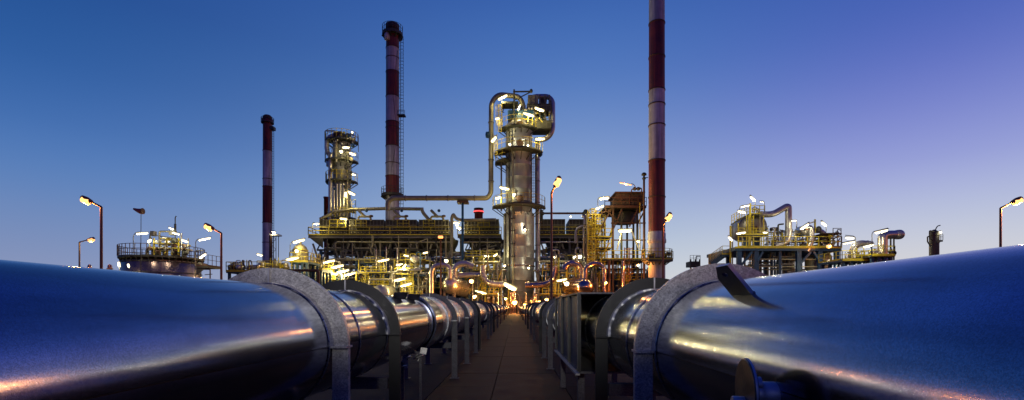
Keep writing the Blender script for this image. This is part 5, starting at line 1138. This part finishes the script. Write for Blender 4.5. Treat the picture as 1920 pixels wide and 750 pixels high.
# ------------------------------------------------------------------ fluorescent tubes and other lamps
fl = [
 (605, 492.5, 627.6, 488, 112, 'upper left tube of the cluster of five under the cooler deck', 5.5, None),
 (622, 502, 643.5, 497, 112, 'second tube down in the cluster of five under the cooler deck', 6, None),
 (632, 511, 654, 506, 112, 'middle right tube of the cluster of five under the deck', 5.5, None),
 (613, 510, 632.6, 515, 112, 'lower left tube of the cluster of five, sloping down right', 5.5, None),
 (646.6, 516.5, 666.6, 511, 112, 'lower right tube of the cluster of five under the deck', 5.5, None),
 (708, 490, 729.6, 486, 112, 'tube alone under the middle of the left deck', 5.5, None),
 (738.5, 526, 760, 521.5, 110, 'upper of two tubes above the left pipeline lugs', 6.5, None),
 (751.6, 537, 772, 531, 110, 'lower of two tubes above the left pipeline lugs, on a forked arm', 6, [(750, 560), (750, 537), (757, 535)]),
 (743, 497, 755, 495, 114, 'small tube left of the tilted short one before the blue shed', 4, None),
 (755, 504, 761.5, 495, 114, 'steeply tilted short tube before the blue shed', 5, None),
 (793, 475, 802, 472.6, 116, 'small tube below the orange beacon level at the deck edge', 4.5, None),
 (757, 478.5, 766, 480, 118, 'tiny paired tube left of the small numbered drum', 3.5, None),
 (891, 545, 912, 550.5, 108, 'tube low between the polished drum and the column foot', 5, None),
 (851, 417, 861, 419, 134, 'upper tube in the gap of the cooler deck', 6, None),
 (856, 425, 864, 429, 134, 'lower tube in the gap of the cooler deck', 8, None),
 (908, 479.5, 917, 481, 122, 'small level tube under the deck left of the column', 4, None),
 (925, 480.5, 933, 475.5, 122, 'small rising tube under the deck close to the column', 4, None),
 (588, 420, 599, 419.5, 130, 'tube over the rail at the left end of the cooler deck', 4, [(586, 438), (586, 418), (590, 417.5)]),
 (549.5, 455, 571, 449, 98, 'long tube on a tall arm left of the cooler deck', 6.5, [(544, 480), (544, 457), (552, 451.5), (558, 450)]),
 (537, 487, 560, 483, 94, 'long tube low over the platforms left of the cooler deck', 6.5, None),
 (482, 476.5, 492, 479, 110, 'small tube before the foot of the left chimney', 4.5, None),
 (934, 187, 951, 178.5, 122, 'tube lying on the bend of the big overhead pipe', 6.5, None),
 (981, 211.5, 1001, 218, 120, 'tube sloping right in the middle of the column crown', 6, [(991, 236), (991, 218)]),
 (1003, 202, 1020, 208.5, 120, 'tube sloping right high in the right part of the column crown', 6.5, None),
 (929, 223.5, 936, 221, 120, 'short tube left of the caged ladder on the crown', 5, None),
 (921.5, 266, 930, 256.5, 120, 'steep tube hanging off the big vertical pipe', 7, None),
 (1004, 261, 1021.6, 260, 120, 'level tube right of the second column platform', 6, None),
 (937, 351, 955, 355, 120, 'tube above the lowest round platform of the column', 6, [(960, 385), (960, 356), (952, 352)]),
 (929, 372, 940, 369.5, 120, 'tube at the left end of the lowest round platform', 6, None),
 (971, 207, 976, 196, 121, 'steep narrow tube beside the davit of the crown', 4, None),
 (945, 531, 968, 543, 108, 'very bright sloping tube across the foot of the column', 13, None),
 (1043.7, 526.6, 1063, 523, 110, 'tube low right of the column before the glow tinted elbow', 6, None),
 (642, 276.5, 655, 276.5, 134, 'top tube of the slender left column group', 5, None),
 (655, 287, 667, 290.5, 134, 'second tube of the slender left column group, sloping', 6, None),
 (660, 327, 667, 328, 134, 'small tube at the middle platform of the slender left columns', 4, None),
 (653, 359, 665.5, 365.5, 134, 'sloping tube low on the slender left columns', 7, None),
 (648, 360, 648.3, 369, 134, 'upright tube low on the slender left columns', 7, None),
 (637.6, 409.5, 651, 411, 133, 'tube at the foot of the slender left columns on the deck', 5, None),
 (1124, 373, 1141.7, 370.5, 110, 'tube on a bent arm at the left of the heater box', 7, [(1121, 386), (1121, 373), (1124, 370), (1142, 368)]),
 (1116, 392, 1132, 386, 112, 'slanting tube under the edge of the top tower deck', 4.5, None),
 (1160, 433, 1184, 432, 111, 'brightest tube in the middle of the steel tower', 9, None),
 (1194, 452.5, 1199, 452.5, 111, 'small spot of a tube right of the brightest one in the steel tower', 6, None),
 (256, 438.5, 277, 437, 73, 'left tube on an arm above the tank railing', 6, [(250, 476), (250, 442), (255, 436), (262, 435)]),
 (317, 426.5, 325, 430, 76, 'highest tube beside the vent mast of the tank', 5, None),
 (323, 436, 337, 439.5, 75, 'tube just right of the vent mast on the tank', 5.5, [(339, 470), (339, 442), (336, 436)]),
 (340.5, 450, 352.6, 453.5, 76, 'sloping tube among the right roof gear of the tank', 5.5, None),
 (305, 445.5, 324, 447, 79, 'long tube behind the roof gear in the middle of the tank', 3.5, None),
 (278, 454.5, 283, 449, 76, 'stubby steep tube at the left end of the tank gear', 7, None),
 (311, 452, 317, 453, 77, 'small tube behind the yellow frame on the tank', 6, None),
 (373, 450.6, 394.7, 446, 72, 'long rising tube on an arm right of the tank', 5.5, [(367, 478), (367, 453), (370, 449), (374, 448)]),
 (374.6, 484, 386, 476, 71, 'steep tube over the small side platform of the tank', 6, None),
 (222.3, 491, 224, 500, 70, 'upright tube standing alone left of the tank', 5.5, [(224, 520), (224, 500)]),
 (240, 494.5, 241.6, 501, 74, 'upright tube fixed on the left flank of the tank', 5, None),
 (1407, 368.6, 1416, 377, 86, 'highest tube of the right process unit, tilted on a pole', 6.5, [(1416, 388), (1416, 376)]),
 (1425, 378.5, 1432, 379.5, 87, 'small tube under a hooked arm on the right process unit', 2.6, [(1433, 400), (1433, 377), (1424, 377)]),
 (1389, 388, 1405, 385, 86, 'tube under the left hooked arm of the right process unit', 4, [(1386, 400), (1387, 389), (1390, 385.5), (1405, 383.5)]),
 (1383.7, 396, 1397.8, 399, 86, 'tube on the sloping walkway of the right process unit', 6, None),
 (1381, 438, 1398, 435.6, 85, 'tube before the horizontal drum of the right process unit', 5.5, None),
 (1430.6, 436, 1438.5, 436, 86, 'short tube at the right end of the horizontal drum', 4, None),
 (1366, 444, 1373, 451, 85, 'tube at the far left corner post of the right process unit', 6, None),
 (1501, 429.5, 1515.6, 420, 86, 'big tube slanting over the second fat pipe loop', 8, None),
 (1540.6, 416.4, 1549, 424, 86, 'high tilted tube on a pole at the right of the process unit', 7, [(1549, 436), (1549, 423)]),
 (1484, 414, 1493, 413.6, 87, 'small tube behind the tall fat pipe loop', 4, [(1494, 428), (1494, 414), (1484, 412)]),
 (1542, 494, 1555.6, 488, 85, 'slanting tube under the deck at the right of the process unit', 7, None),
 (1585.6, 446, 1601, 446.5, 80, 'upper left tube on a hooked arm over the low yellow skid', 6, [(1604, 462), (1604, 445), (1600, 442.5), (1585, 441)]),
 (1580.5, 457, 1603, 453, 77, 'lower left tube on a long arm over the low yellow skid', 4, [(1576, 490), (1576, 457), (1580, 454.5), (1603, 450.5)]),
 (1641, 436.5, 1664, 431.5, 75, 'wide tube over the blunt ended pipe of the high skid', 7.5, [(1635, 480), (1635, 438), (1638, 434), (1665, 427.5)]),
 (1619, 463, 1637.5, 459, 76, 'tube between the fat elbow and the high yellow skid', 6, None),
]
for f in fl:
    flu(f[0], f[1], f[2], f[3], f[4], f[5], f[6], f[7], m='tubew' if f[0] > 1360 or f[0] < 400 else 'tube')
t = flu(1162, 342.5, 1184, 347, 110, 'warm dim tube on an arm above the heater box', 3.2, [(1192, 354), (1190, 347), (1184, 344)], m='orange')
bulb(557, 470.5, 97, 'round white lamp before the domed vessel', 3.5); bulb(1062.5, 531.5, 109, 'round white lamp beside the low tube right of the column', 5)
bulb(1078, 482.5, 120, 'left of two round lamps under the right cooler deck', 4); bulb(1087, 481, 120, 'right of two round lamps under the right cooler deck', 4.4); bulb(1041, 482, 121, 'small round lamp under the deck near the tall street lamp', 3)
bulb(1070, 406, 128, 'small lamp on the roof edge of the cooler right of the column', 2); bulb(640, 284.5, 133.5, 'small round lamp at the top of the slender left columns', 3); bulb(660.5, 248, 134, 'tiny white lamp topping the slender left columns', 2)
bulb(837, 489, 120, 'round lamp above the inverted U pipe', 4); bulb(1763, 435, 69.5, 'small white lamp on the lone vessel at the right', 2.4, 'tubew'); bulb(600, 514, 112, 'small round lamp at the left of the five tube cluster', 2.5)
bulb(946, 498, 120, 'left bright spot lamp shining on the column shell', 2.6); bulb(991, 502, 120, 'right bright spot lamp shining on the column shell', 2.2); bulb(984, 431, 121, 'spot lamp shining on the column above its middle', 3)
bulb(956, 271, 121, 'left lamp added for the reflected glow on the shell under the column crown', 2.6); bulb(990, 273, 121, 'right lamp added for the reflected glow on the shell under the column crown', 2.6); bulb(964, 365, 121, 'lamp added for the reflected glow on the shell above the lowest round platform', 3)  # lamps added where the shell only shows reflected glows
for x, y, d_, r_, lb in ((884, 527, 109, 4.5, 'sodium lamp added for the warm reflection beside the left polished drum'), (890, 556, 107, 3.5, 'low sodium lamp added for the lower warm reflection by the polished drum'), (965, 567, 112, 5, 'small sodium lamp at the end of the path'), (1025, 562, 110, 3.5, 'sodium lamp at the right foot of the column'), (1011, 566, 110, 3, 'second small sodium lamp right of the column foot'), (948, 560, 113, 2.5, 'small sodium lamp behind the end of the left pipeline'), (1136, 530, 108, 2.5, 'sodium lamp behind the glow tinted inverted U pipe'), (985, 572, 111, 4, 'sodium lamp low right of the path end')):  # first two are lamps added in place of flame-like reflections
    bulb(x, y, d_, lb, r_, 'sodium', 'sodium_lamp')
bulb(1554, 461.5, 86, 'orange beacon on the right side of the process unit', 4.2, 'orange', 'beacon_lamp'); bulb(1196, 497, 108, 'warm lamp among the beams under the steel tower', 2.5, 'sodium', 'sodium_lamp')
